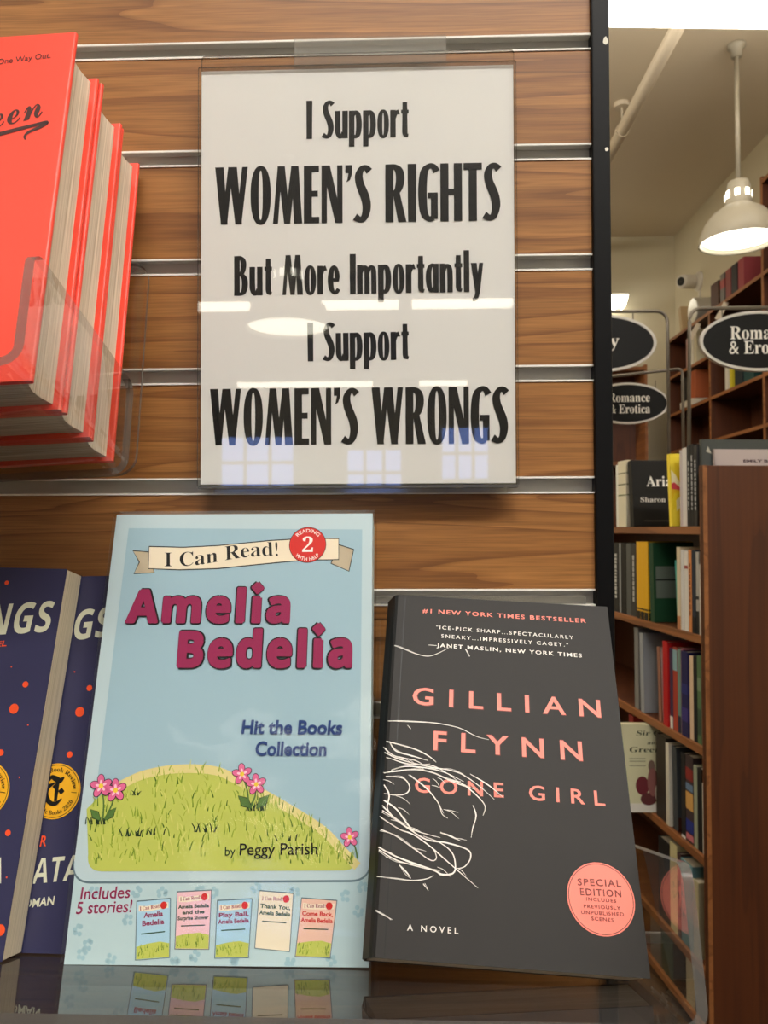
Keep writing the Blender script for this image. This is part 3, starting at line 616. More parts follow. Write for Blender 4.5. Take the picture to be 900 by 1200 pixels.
# ================================================================== TALL BOOKCASES FAR BEHIND
XC = 2.22
ys = [6.62, 900*XC/(829-478), 900*XC/(891-478), 900*XC/(960-478)]
zz = [1.60, 1.28, .965, .65, .33, .0]
t = thing('tall_bookcase', 'tall brown wooden bookcase along the far right wall behind the oval signs', 'bookcase', (XC, ys[-1], -CZ))
o0 = ys[-1]
for i, y in enumerate(ys):
    h = (zz[0]+CZ) if i < 2 else 2.2+CZ
    MB().box(0, XW-XC-.005, y-o0-.012, y-o0+.012, 0, h, 'case_wood').build('side_panel', t)
    MB().box(-.004, 0, y-o0-.013, y-o0+.013, 0, h, 'case_wood_light').build('edge_strip', t)
MB().box(XW-XC-.02, XW-XC-.005, 0, ys[0]-o0, 0, zz[0]+CZ, 'case_wood').build('back_panel', t)
MB().box(XW-XC-.02, XW-XC-.005, 0, ys[2]-o0, zz[0]+CZ, 2.2+CZ, 'case_wood').build('back_panel', t)
for i in range(3):
    for z in zz+([2.18, 1.9] if i == 2 else []):
        MB().box(0, XW-XC-.02, ys[i+1]-o0+.012, ys[i]-o0-.012, z+CZ-.022, z+CZ, 'case_wood').build('shelf', t)
        MB().box(-.004, 0, ys[i+1]-o0+.012, ys[i]-o0-.012, z+CZ-.024, z+CZ, 'case_wood_light').build('edge_strip', t)
tb = onY(742, 427, 6.55).z; xr_ = onY(759, 480, 6.55).x
t = thing('tall_bookcase', 'brown bookcase against the back wall, glimpsed behind the smaller oval signs', 'bookcase', (xr_-1.0, 6.55, -CZ))
MB().box(0, .022, 0, .3, 0, tb+CZ, 'case_wood').build('side_panel', t); MB().box(.978, 1.0, 0, .3, 0, tb+CZ, 'case_wood_light').build('side_panel', t)
MB().box(.022, .978, .28, .3, 0, tb+CZ, 'case_wood').build('back_panel', t)
for z in (tb-.02, onY(740, 510, 6.55).z+.25, onY(740, 541, 6.55).z, .1, -.4, -.9): MB().box(.022, .978, 0, .28, z+CZ-.03, z+CZ, 'case_wood_light').build('shelf', t)
# things on the tall bookcase
GR = 'things on the far wall bookcase'
def far_book(label, rgb, px, py_foot, z, th, h, d=.17, dx=.02, tilt=0, band=None):
    p_ = onX(px, py_foot, XC+dx)
    return spine_book(label, rgb, p_.y-th/2, z, th, h, d, XC+dx, GR, tilt=tilt, band=band)
far_book('cream book leaning on the top of the far bookcase beside the sign rod', (176, 150, 112), 799, 395, zz[0], .05, .22, tilt=R(-14))
p_ = onX(816, 380, XC+.05); t = thing('tin', 'grey round tin lying on the top of the far bookcase', 'tin', (XC+.02, p_.y, zz[0]+.109), group=GR)
MB().lathe([(.001, 0), (.10, 0), (.105, .01), (.105, .13), (.10, .14), (.001, .14)], 'silver', 28).build('drum', t, smooth=False).matrix_local = Matrix.Rotation(R(90), 4, 'Y')
MB().lathe([(.107, .12), (.107, .15), (.001, .15)], 'rod_metal', 28).build('lid', t).matrix_local = Matrix.Rotation(R(90), 4, 'Y')
far_book('dark brown box file standing on top of the far bookcase', (70, 36, 20), 838, 372, zz[0], .14, .19, .22)
far_book('grey patterned book in the row on top of the far bookcase', (110, 104, 100), 847, 362, zz[0], .07, .21, .2, band=[(.5, .8, (150, 70, 70))])
far_book('dull red book on top of the far bookcase', (130, 66, 64), 854, 358, zz[0], .08, .21, .2)
far_book('black book between two dull red ones on top of the far bookcase', (44, 42, 46), 861, 352, zz[0], .09, .21, .2)
far_book('second dull red book on top of the far bookcase, nearer the divider', (140, 60, 66), 869, 347, zz[0], .09, .21, .2)
for lb, px, py_ in [('white shelf tag sticking out below the top shelf, left of the other tag', 814, 388), ('white shelf tag sticking out beside the large oval sign', 846, 364)]:
    p_ = onX(px, py_, XC-.036); t = thing('shelf_tag', lb, 'shelf tag', p_, rotm(R(25), R(-15), R(25)), GR)
    MB().box(-.018, .018, 0, .004, -.08, .08, 'white_pipe').build('tag_plate', t); MB().box(-.008, .03, .004, .01, .03, .05, 'silver').build('clip', t)
for lb, c, px, py_, z, th, h in [
    ('pink paperback on the far bookcase shelf beside the large oval sign', (190, 150, 140), 806, 430, zz[1], .05, .24), ('white paperback on the far bookcase shelf left of the large oval sign', (214, 208, 192), 811, 427, zz[1], .05, .27),
    ('cream paperback on the far bookcase next to the large oval sign', (200, 190, 160), 815, 425, zz[1], .05, .27),
    ('black book low on the far bookcase between the sign rods', (32, 30, 30), 803, 478, zz[2]+.052, .16, .2), ('orange brown book beside the black one between the sign rods', (160, 84, 50), 813, 474, zz[2]+.052, .10, .22),
    ('white book under the large oval sign on the far bookcase', (210, 204, 190), 852, 458, zz[2], .05, .275), ('yellow spined book under the large oval sign', (206, 190, 50), 857, 456, zz[2], .035, .28), ('black and teal book under the large oval sign', (30, 40, 46), 866, 452, zz[2], .12, .28), ('dark teal picture book under the large oval sign, nearer us', (28, 62, 62), 878, 447, zz[2], .15, .27)]:
    far_book(lb, c, px, py_, z, th, h)
p_ = onX(808, 484, XC+.02); spine_book('white book lying flat under the orange brown book, far bookcase', (200, 190, 172), p_.y-.14, zz[2]+.0, .26, .05, .17, XC-.01, GR, name='book')

# ================================================================== SLATTED WALL
YW = .5245; PIT = .0762; ZU = .649*YW         # front face, slot pitch, upper lip of the first slot in view
GAP = .0114
t = thing('slatwall_panel', 'slatted wooden display wall with metal lined slots, holding the books and poster', 'display wall', (0, YW, -CZ))
XA, XE = -1.3, .1262
b = MB(); ch_z = []
top_k = -5; bot_k = 18
for k in range(top_k, bot_k):
    zu = ZU-PIT*k; ch_z.append(zu)
    zb = zu-GAP; ztop_next = zu-PIT           # board below slot k runs from zb down to the next slot
    b.box(XA, XE, 0, .012, max(ztop_next, -CZ+.02)+CZ, zb+CZ, 'slat_wood')
b.build('slat_boards', t, bevel=.0006)
MB().box(XA, XE+.012, .024, .034, 0.02, ZU-PIT*top_k+CZ+.05, 'black_trim').build('light_block_board', t)  # unseen board added behind the slats to block light
for zu in ch_z:
    if zu < -CZ+.1: continue
    z1, z0 = zu+CZ, zu-GAP+CZ; c = MB()
    c.box(XA, XE, .0062, .0118, z0, z1, 'aluminium')                       # back of the channel
    c.box(XA, XE, -.0006, .0006, z1-.0012, z1+.0001, 'lip_white'); c.box(XA, XE, -.0006, .0006, z0-.0001, z0+.0012, 'lip_white')
    c.box(XA, XE, .0006, .0062, z1-.001, z1+.0001, 'aluminium'); c.box(XA, XE, .0006, .0062, z0-.0001, z0+.001, 'aluminium')
    c.build('slot_channel', t)
tr = MB(); tr.box(XE, .1383, -.0035, .04, 0.02, ZU-PIT*top_k+CZ+.05, 'black_trim'); e_ = tr.build('edge_trim', t, bevel=.001)
for px, py, rx_, rz_ in [(709.5, 48, .0016, .0032), (711, 175, .0014, .0014)]:
    p_ = onY(px, py, YW-.0036); m = MB()
    pts = [(p_.x+rx_*math.cos(a)*rnd.uniform(.75, 1.15), p_.z+CZ+rz_*math.sin(a)*rnd.uniform(.75, 1.1)) for a in [2*math.pi*i/9 for i in range(9)]]
    m.flat(pts, 'chip', .0037); m.build('chipped_paint', e_)

# ================================================================== POSTER IN A CLEAR HOLDER
YP = .512
PF = Face((0, YP, 0), Matrix.Identity(3))
x0, z1 = PF.uv(234.6, 84); x1, z0 = PF.uv(606.4, 566)
t = thing('sign_holder', 'clear acrylic poster holder hooked on the slatted wall', 'poster holder', (0, YP, 0))
_, zt_ = PF.uv(420, 58)
def rounded(xa, xb, za, zb, r, corners):
    out = []
    for (cx, cz, a0, name) in [(xa+r, za+r, 180, 'bl'), (xb-r, za+r, 270, 'br'), (xb-r, zb-r, 0, 'tr'), (xa+r, zb-r, 90, 'tl')]:
        if name in corners: out += [(cx+r*math.cos(R(a0+15*i)), cz+r*math.sin(R(a0+15*i))) for i in range(7)]
        else: out.append({'bl': (xa, za), 'br': (xb, za), 'tr': (xb, zb), 'tl': (xa, zb)}[name])
    return out
def sheet(name, parent, outline, y, th, mat='acrylic', edge='acrylic_edge'):
    m = MB(); n = len(outline); fr = [Vector((a, y, b)) for a, b in outline]; tri = tessellate_polygon([fr])
    m.add(fr+[v+Vector((0, th, 0)) for v in fr], [tuple(i) for i in tri]+[tuple(k+n for k in i)[::-1] for i in tri], mat)
    m.add(fr+[v+Vector((0, th, 0)) for v in fr], [(i, (i+1) % n, (i+1) % n+n, i+n) for i in range(n)], edge); return m.build(name, parent)
sheet('back_sheet', t, rounded(x0, x1, z0-.003, zt_, .003, ('tl', 'tr')), .003, .002)
sheet('front_sheet', t, rounded(x0-.0006, x1+.0006, z0-.0012, z1+.0014, .001, ('tl', 'tr')), -.003, .0018)
xa, zc = PF.uv(345, 50); xb, zd = PF.uv(523, 78)
m = MB(); zc = ZU-GAP+.0042; m.box(xa, xb, -.0012, .003, zd, zc, 'acrylic_bright'); m.box(xa, xb, .003, .0175, zc-.002, zc, 'acrylic_bright'); m.build('hook_strip', t)
xa, zc = PF.uv(250, 568); xb, zd = PF.uv(595, 577)
m = MB(); m.box(x0, x1, -.003, .005, z0-.003, z0-.0012, 'acrylic_edge'); m.box(xa, xb, .001, .004, zd, zc-.0005, 'acrylic_bright'); m.build('bottom_fold', t)
# the printed sheet itself
sg = thing('poster', 'white printed poster in bold black condensed capitals inside the clear holder', 'poster', (0, YP, 0))
m = MB(); m.box(x0+.001, x1-.001, 0, .0006, z0, z1, 'paper')
def line(s, ax, ay, bx, by, cap):
    p0, p1 = PF.uv(ax, ay), PF.uv(bx, by); put(m, s, p0, p1, cap/900*YP, 'ink', .00012, glyphs=poster)
line('I Support', 359, 163, 479, 161, 46); line("WOMEN'S RIGHTS", 252, 263.5, 588, 258.5, 69)
line('But More Importantly', 274.5, 346.8, 566.5, 342, 47.5); line('I Support', 360.5, 423.6, 479.5, 421.4, 46); line("WOMEN'S WRONGS", 246, 522, 597, 519.5, 67)
m.build('printed_sheet', sg)

# ================================================================== ACRYLIC TRAYS
def tray(label, front, phi, D, xl, xr, hw, hb, floor_mat, roll=0):
    M = rotm(phi, 0, roll)          # local y runs back along the floor, local z along its normal
    t = thing('acrylic_tray', label, 'display tray', (0, front[0], front[1]), M, 'clear acrylic book trays')
    th, r, rc = .0045, .0058, .008
    path = [(xl, 0, 0, -1)]; k = 8
    path += [(xr-r+r*math.sin(R(90*i/k)), r-r*math.cos(R(90*i/k)), math.sin(R(90*i/k)), -math.cos(R(90*i/k))) for i in range(k+1)]
    path += [(xr, hw-rc, 1, 0)]+[(xr, hw-rc+rc*math.sin(R(90*i/k)), 1, 0) for i in range(1, k+1)]
    rows = []
    for x, z, nx, nz in path:
        s = max(0, z-(hw-rc)); ya = rc-math.sqrt(max(0, rc*rc-s*s)); yb = D-ya
        rows.append([(x, ya, z), (x, yb, z), (x+nx*th, ya, z+nz*th), (x+nx*th, yb, z+nz*th)])
    vs = [q for r_ in rows for q in r_]; n = len(rows); body, edge = [], []
    fl = []
    for i in range(n-1):
        a, c = 4*i, 4*(i+1); (fl if i == 0 else body).extend([(a, a+1, c+1, c), (a+2, c+2, c+3, a+3)])
        edge += [(a, c, c+2, a+2), (a+1, a+3, c+3, c+1)]
    rim = [(4*(n-1), 4*(n-1)+1, 4*(n-1)+3, 4*(n-1)+2), (0, 2, 3, 1)]
    m = MB(); m.add(vs, fl, floor_mat); m.add(vs, body, 'acrylic'); m.add(vs, edge, 'acrylic_edge'); m.add(vs, rim, 'acrylic_rim'); m.build('bent_shelf', t)
    xr2 = xr+th+.004
    o = sheet('back_plate', t, rounded(xl, xr2, -.004, hb, .012, ('tr', 'br')), D+.0005, .003)
    return t
PH = R(17)
tU = tray('clear acrylic tray holding the red books, left of the poster', (.3316, .0758+.1775*math.sin(R(2.5))), PH, .1330, -.50, -.1732, .0556, .146, 'acrylic', R(-2.5))
tL = tray('wide clear acrylic tray across the bottom holding the lower books', (.3137, -.1973), PH, .150, -.52, .1145, .0585, .190, 'acrylic_floor')
# hooks of the trays in the wall slots
for tt, zs_, xa, xb in ((tU, ZU-2*PIT-.0055, -.49, -.184), (tL, ZU-5*PIT-.0055, -.50, .118)):
    inv = tt.matrix_world.inverted(); m = MB()
    P_ = [Vector(T((x, y, z))) for x in (xa, xb) for y, z in ((.5165, zs_-.004), (.5295, zs_-.004), (.5295, zs_+.001), (.5165, zs_+.001))]
    q = [inv @ v for v in P_]; m.add(q, [(0, 1, 2, 3), (7, 6, 5, 4), (0, 4, 5, 1), (1, 5, 6, 2), (2, 6, 7, 3), (3, 7, 4, 0)], 'acrylic_rim'); m.build('hook_strip', tt)

# ================================================================== RED HARDCOVERS
Mr = rotm(R(17.5), R(-.7), R(-2.5)); Cr = Vector((-.1777, .3562, .0710)); HR, TR_, WR = .2215, .0336, .151
def red_book(C, label, art=False):
    o = thing('hardcover_book', label, 'book', C, Mr, 'red hardcover books in the clear tray')
    m = MB(); bt = .0032; n = 10
    for ya, yb in ((0, bt), (TR_-bt, TR_)):    # boards with rounded jacket fold along the fore-edge
        prof = [(-WR, ya), (-.0014, ya)]+[(-.0014+.0014*math.sin(R(180*i/n)), (ya+yb)/2-(yb-ya)/2*math.cos(R(180*i/n))) for i in range(1, n)]+[(-.0014, yb), (-WR, yb)]
        m.prism([(a, b, 0) for a, b in prof], (0, 0, HR), 'red_jacket')
    sp = [(-WR, 0), (-WR-.006, TR_*.25), (-WR-.008, TR_*.5), (-WR-.006, TR_*.75), (-WR, TR_), (-WR+.002, TR_), (-WR+.002, 0)]
    m.prism([(a, b, 0) for a, b in sp], (0, 0, HR), 'red_jacket')
    if art:
        F = Face(C, Mr)
        put(m, 'One Way Out.', F.uv(-3, 76), F.uv(59.5, 68), .0040, 'red_ink', .0002, off=.005, shear=.05)
        put(m, '𝓫𝓮𝓮𝓷', F.uv(-30, 157), F.uv(51, 136), .021, 'red_ink', .0002, off=.0)
        m.ribbon([F.uv(-20, 163)+(.0030,), F.uv(12, 154)+(.0026,), F.uv(40, 147)+(.0022,), F.uv(55, 143.5)+(.0022,), F.uv(47, 149)+(.0022,), F.uv(34, 155)+(.0018,), F.uv(29, 160)+(.0012,), F.uv(30, 164)+(.0008,)], 'red_ink', .0002)
    m.build('jacket', o)
    c = MB(); rec = .0042; k = 8; prof = [(-WR+.004, bt)]+[(-rec-.0035*math.sin(math.pi*i/k), bt+(TR_-2*bt)*i/k) for i in range(k+1)]+[(-WR+.004, TR_-bt)]
    c.prism([(a, b, .003) for a, b in prof], (0, 0, HR-.006), 'pages_grey'); c.build('page_block', o)
step = Mr @ Vector((0, TR_+.0004, 0))
red_book(Cr, 'front red hardcover of the stack with black handwritten title', True)
red_book(Cr+step+Vector((.0015, 0, .0)), 'middle red hardcover of the stack in the upper tray')
red_book(Cr+2*step+Vector((.0012, 0, 0)), 'rearmost red hardcover of the stack, nearest the slatted wall')

# ================================================================== NAVY PAPERBACKS
Mb = rotm(R(15.5), R(-3.9), R(1.2)); Cb = Vector((-.2082, .3908, -.2202)); HB, TB, WB = .205, .0188, .140
Fb = Face(Cb, Mb); Cb2 = Vector((-.1726, .4072, -.2250)); Mb2 = rotm(R(15.5), R(-3.9), R(-1.3)); Fb2 = Face(Cb2, Mb2)
def navy_book(C, Mb, label, trim=0):
    o = thing('paperback_book', label, 'book', C, Mb, 'navy paperbacks in the lower tray'); m = MB()
    m.box(-WB, -trim, 0, .0005, 0, HB, 'navy'); m.box(-WB, -trim, TB-.0005, TB, 0, HB, 'navy'); m.box(-WB-.0005, -WB, 0, TB, 0, HB, 'navy')
    P = lambda s, a, b, cap, mat, **k: put(m, s, a, b, cap, mat, .0002, **k)
    mm = .39/900
    P(SANSB('NGS'), Fb.uv(-16, 744.5), Fb.uv(57, 740), 37*mm*1.04, 'title_cream', off=.004, spacing=1.06, shear=.16)
    P('EL', Fb.uv(-4, 758), Fb.uv(7.5, 757), 7*mm, 'dot_orange', off=.02, shear=.2)
    for x, y, r in [(8, 683, 3), (13.5, 781.5, 1), (30, 802, 4), (16.5, 830.5, 6.3), (33, 849.5, 1), (1, 882, 4), (23, 911, 1), (9.5, 976, 3.7), (8, 1028, 1), (0, 1090, 6.5)]: m.disc(Fb.uv(x, y), r*mm, 'dot_orange', .0002, 20)
    P(SANSB('ATA'), Fb2.uv(37, 1036), Fb2.uv(92, 1031), 27*mm*1.03, 'title_cream', off=-.004, spacing=1.08, shear=.16)
    P('OR', Fb2.uv(36, 993), Fb2.uv(54, 991), 12*mm, 'dot_orange', off=.02, shear=.2)
    P('WOMAN', Fb2.uv(14, 1066), Fb2.uv(63, 1060), 9.5*mm, 'title_cream', off=.02, shear=.2)
    c = Fb2.uv(65, 927); r = 33*mm*1.04
    m.disc(c, r, 'seal_yellow', .0003, 48)
    n = 44; m.outline([(c[0]+r*.94*math.cos(2*math.pi*i/n), c[1]+r*.94*math.sin(2*math.pi*i/n)) for i in range(n)], 'ink', .0004, .00035)
    Q2 = lambda pts: [(c[0]+a_*r, c[1]+b_*r) for a_, b_ in pts]
    Q = lambda pts: [(c[0]+a_*r, c[1]+b_*r, w_*r) for a_, b_, w_ in pts]
    m.ribbon(Q([(-.28, .36, .05), (-.2, .50, .14), (-.04, .45, .20), (.14, .38, .20), (.30, .50, .06)]), 'ink', .0005)      # blackletter capital
    m.ribbon(Q([(.06, .42, .15), (.06, .0, .15), (.06, -.36, .12)]), 'ink', .00052); m.ribbon(Q([(-.04, .30, .05), (-.30, .12, .17), (-.34, -.14, .20), (-.16, -.40, .17), (.08, -.44, .14), (.30, -.26, .05)]), 'ink', .00054)
    m.flat(Q2([(.12, .0), (.25, .13), (.38, .0), (.25, -.13)]), 'ink', .00056); m.flat(Q2([(-.12, .16), (-.02, .26), (.08, .16), (-.02, .06)]), 'ink', .00058)
    put(m, BOLD('Times')+' | '+BOLD('Book Review')+' |', (0, 0), (r*2.3, 0), r*.16, 'ink', .0005, arc=(c[0], c[1], r*.70, 1))
    put(m, BOLD('Notable Books 2020'), (0, 0), (r*1.9, 0), r*.15, 'ink', .0005, arc=(c[0], c[1], r*.84, -1))
    m.v = [(min(a, -trim), b_, c_) for a, b_, c_ in m.v]; m.build('cover', o)
    MB().box(-WB, -trim-.0003, .0005, TB-.0005, .0004, HB-.0004, 'pages_cream').build('page_block', o)
navy_book(Cb, Mb, 'front navy paperback with orange dots, at the bottom left edge')
navy_book(Cb2, Mb2, 'rear navy paperback with round yellow seal, tucked behind the pale blue box', .0052)

# ================================================================== PALE BLUE CHILDREN'S BOX SET
Ma = rotm(R(16.98), R(.33), R(-.1)); Ca = Vector((-.1756, .3898, -.2204)); WA, HA, TA = .155, .2402, .030
Fa = Face(Ca, Ma); o = thing('boxed_set', "pale blue shrink wrapped children's box set with a grassy hill and plum lettering", 'boxed set', Ca, Ma)
m = MB(); m.box(0, WA, 0, TA, 0, HA, 'box_border'); U = Fa.uv; e = .000035
mm = .42/900
def rr(tl, tr, br, bl, r):                      # panel with round lower corners
    out = [tl, ]
    def corner(c, a, b_):
        c, a, b_ = Vector(c), Vector(a), Vector(b_); u, v = (a-c).normalized()*r, (b_-c).normalized()*r
        return [tuple((c+u)*(1-t_)**2+c*2*t_*(1-t_)+(c+v)*t_*t_) for t_ in [i/8 for i in range(9)]]
    return [tl]+corner(bl, tl, br)+corner(br, bl, tr)+[tr]
m.flat([(0, 0), (WA, 0), (WA, HA*.26), (0, HA*.26)], 'box_strip', e*2)
for px, py in [(103, 1107), (96, 1118), (160, 1045), (190, 1046), (92, 1090), (228, 1120), (275, 1128), (340, 1128), (300, 1040), (250, 1046), (150, 1078), (205, 1128), (110, 1045), (405, 1050), (420, 1068), (345, 1046), (425, 1040), (130, 1124), (235, 1044), (388, 1126)]:
    c = U(px, py)
    for k in range(5): a = R(72*k+rnd.uniform(0, 60)); m.disc((min(max(c[0]+math.cos(a)*.0019, .0014), WA-.0014), max(c[1]+math.sin(a)*.0019, .0014)), .0012, 'motif', e*3, 10)
r_out = .010
out = rr((.0, HA), (WA, HA), U(433.5, 1031), U(84.5, 1033), r_out); out[-1] = (WA, HA)
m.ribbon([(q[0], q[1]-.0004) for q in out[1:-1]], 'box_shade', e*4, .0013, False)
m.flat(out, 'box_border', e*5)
sky = rr(U(151, 619), U(424.5, 620.5), U(421, 1020), U(101, 1021), .0085); m.flat(sky, 'box_sky', e*7)
# hill with grass
hill = [(101.8, 948), (125, 925), (148, 912), (172, 902), (210, 896), (252, 898), (280, 910), (328, 936), (376, 966), (400, 990), (419, 1010)]
hp = U_ = [U(*q) for q in hill]
poly = [hp[-1]]+hp[::-1][1:]+[q for q in sky if q[1] < hp[0][1]-.001 and q[0] < WA*.5]+[q for q in sky if q[1] < hp[-1][1]-.0002 and q[0] >= WA*.5]
m.flat(poly, 'hill', e*9)
m.ribbon([(a, b-.0022) for a, b in hp[1:]], 'hill_crest', e*10, .0045)  # paler printed band along the top of the hill
def hill_y(px):
    for (a, b), (c, d) in zip(hill, hill[1:]):
        if a <= px <= c: return b+(d-b)*(px-a)/(c-a)
    return 1000
for i in range(520):
    px = rnd.uniform(106, 414); y0 = hill_y(px)+4
    if y0 > 1008: continue
    py = y0+(1013-y0)*rnd.random(); h = rnd.uniform(5, 13); bend = rnd.uniform(-5, 5); a, b, c = U(px, py), U(px+bend*.4, py-h*.6), U(px+bend, py-h)
    m.ribbon([a+(.0007,), b+(.0005,), c+(.0001,)], 'blade_%d' % rnd.choice((0, 0, 1, 2, 2, 3, 3, 4)), e*(11+i % 5))
for cx, cy, n_, s_ in [(112, 966, 14, 9), (155, 980, 12, 9), (300, 950, 14, 10), (240, 975, 12, 9), (183, 978, 7, 8), (335, 985, 6, 7), (155, 932, 8, 5)]:
    for k in range(n_):
        px = cx+rnd.uniform(-12, 12); h = rnd.uniform(.6, 1.3)*s_; bd = rnd.uniform(-5, 5)
        m.ribbon([U(px, cy)+(.0006,), U(px+bd*.4, cy-h*.6)+(.0005,), U(px+bd, cy-h)+(.0001,)], 'tuft', e*17)
def bloom(px, py, sx, sy, s=1.0):
    c = U(px, py); m.ribbon([U(sx, sy)+(.0009,), U((px+sx)/2+2, (py+sy)/2)+(.0008,), c+(.0007,)], 'leaf', e*18)
    for k in range(5):
        a = R(90+72*k+8); d = .0031*s; q = (c[0]+math.cos(a)*d, c[1]+math.sin(a)*d)
        m.disc(q, .0026*s, 'ink', e*19, 16, .0019*s, a); m.disc(q, .0023*s, 'petal', e*20, 16, .0016*s, a)
        m.disc((c[0]+math.cos(a)*d*.55, c[1]+math.sin(a)*d*.55), .0012*s, 'petal_light', e*20.5, 10, .0006*s, a)
    m.disc(c, .0012*s, 'pollen', e*21, 14)
def leafy(px, py, dx, dy):
    a, b = U(px, py), U(px+dx, py+dy); nx, ny = -(b[1]-a[1])*.22, (b[0]-a[0])*.22; mid = ((a[0]+b[0])/2, (a[1]+b[1])/2)
    for g, mt, l in ((1.18, 'ink', 17.5), (1.0, 'leaf', 18)): m.flat([a, (mid[0]-nx*g, mid[1]-ny*g), b, (mid[0]+nx*g, mid[1]+ny*g)], mt, e*l)
for q in [(119, 962, -13, -14), (123, 962, 14, -16), (296, 948, -17, -16), (300, 948, 16, -17)]: leafy(*q)
bloom(119, 921, 121, 960, 1.1); bloom(136, 926, 123, 960, 1.1); bloom(284, 907, 292, 946); bloom(300.5, 919, 294, 946); bloom(410, 981, 419, 1006, .9)
# banner, seal and lettering
for g, mt, l in ((1, 'ink', 8), (0, 'banner', 8.5)):
    k = .6*g
    for pts in ([(156, 645.5), (176, 647), (181, 671.5), (157, 672.5), (163.5, 659)], [(396, 638), (414.5, 644), (409, 669.5), (388, 660.5)]):
        q = [U(*p_) for p_ in pts]; m.flat(q, 'banner', e*8); m.outline(q, 'ink', e*8.6, .0006)
band = [(175, 640.5), (215, 641.5), (255, 639.5), (318, 633.5), (360, 631), (397, 631.4), (397, 656), (360, 656.5), (330, 659), (255, 666.5), (210, 668), (174, 666.5)]
q = [U(*p_) for p_ in band]; m.flat(q, 'banner', e*9); m.outline(q, 'ink', e*9.5, .0006)
put(m, BOLD('I Can Read!'), U(193, 664), U(326, 651.5), .0086, 'ink', e*10, off=-.006, bend=lambda t_: .0010*math.sin(2*math.pi*t_)*-1)
c = U(360.6, 638.6); m.disc(c, .01105, 'ink', e*10, 40); m.disc(c, .0107, 'circle_red', e*11, 40)
put(m, BOLD('2'), (c[0]-.0031, c[1]-.0044), (c[0]+.0033, c[1]-.0044), .0090, 'white_print', e*12)
put(m, 'READING', (0, 0), (.0135, 0), .0021, 'white_print', e*12, off=.01, arc=(c[0], c[1], .0077, 1)); put(m, 'WITH HELP', (0, 0), (.0165, 0), .0021, 'white_print', e*12, off=.01, arc=(c[0], c[1], .0098, -1))
def fat_glyphs(word, grow):
    """heavy letters with a diamond for the dot of the i, swollen by 'grow' on every side"""
    def g(_):
        vs, fs = type_mesh(SANSB(word), 0, 1.12); k = word.index('i')
        xa = max(v[0] for v in type_mesh(SANSB(word[:k]), 0, 1.12)[0]); xb = max(v[0] for v in type_mesh(SANSB(word[:k+1]), 0, 1.12)[0])
        fs = [f for f in fs if not all(xa < vs[i][0] < xb+.01 and vs[i][1] > .57 for i in f)]
        vs = list(vs); n_ = len(vs); i_x = [vs[i][0] for f in fs for i in f if xa < vs[i][0] < xb+.01]; cx = (min(i_x)+max(i_x))/2; cy = .775; r_ = .115
        vs += [(cx-r_, cy+.01), (cx, cy-r_), (cx+r_, cy-.01), (cx, cy+r_)]; fs = fs+[(n_, n_+1, n_+2, n_+3)]
        cnt = {}
        for f in fs:
            for i, j in zip(f, f[1:]+f[:1]): cnt[frozenset((i, j))] = cnt.get(frozenset((i, j)), 0)+1
        rim = [tuple(e_) for e_, q_ in cnt.items() if q_ == 1]
        keep = sorted({i for f in fs for i in f}); ix = {j: q_ for q_, j in enumerate(keep)}
        out = [(vs[j][0], vs[j][1], 0) for j in keep]; of = [tuple(ix[i] for i in f) for f in fs]
        for q_, (i, j) in enumerate(rim):
            (x0_, y0_), (x1_, y1_) = vs[i], vs[j]; l_ = math.hypot(x1_-x0_, y1_-y0_) or 1; nx_, ny_ = -(y1_-y0_)/l_*grow, (x1_-x0_)/l_*grow
            z_ = 4e-6*(1+q_ % 9); n_ = len(out); out += [(x0_-nx_, y0_-ny_, z_), (x1_-nx_, y1_-ny_, z_), (x1_+nx_, y1_+ny_, z_), (x0_+nx_, y0_+ny_, z_)]; of.append((n_, n_+1, n_+2, n_+3))
            n_ = len(out); out += [(x0_+grow*math.cos(.785*t_), y0_+grow*math.sin(.785*t_), z_+2e-6) for t_ in range(8)]; of.append(tuple(range(n_, n_+8)))
        return [(a_/CAP, b_/CAP, z_) for a_, b_, z_ in out], of
    return g
def fat(s, p0, p1, cap):
    put(m, s, p0, p1, cap, 'ink', e*22, glyphs=fat_glyphs(s, .056)); put(m, s, p0, p1, cap, 'plum', e*25, glyphs=fat_glyphs(s, .032))
fat('Amelia', U(147, 729), U(340, 729), .0176)
fat('Bedelia', U(207, 781), U(413, 781), .0185)
put(m, 'Hit the Books', U(283, 859.5), U(401, 860.5), .0070, 'blue_ink', e*22, off=.03, shear=.06); put(m, 'Collection', U(299, 885), U(382.5, 885.5), .0070, 'blue_ink', e*22, off=.03, shear=.03)
put(m, 'by', U(264, 1002.5), U(276, 1002), .0042, 'tuft', e*22); put(m, 'Peggy Parish', U(281, 1002), U(372, 1001), .0056, 'ink', e*22, off=.003)
put(m, 'Includes', U(94, 1054), U(152, 1052), .0055, 'plum', e*6, off=.012, shear=.08); put(m, '5 stories!', U(89, 1071), U(154, 1068.5), .0055, 'plum', e*6, off=.012, shear=.08)
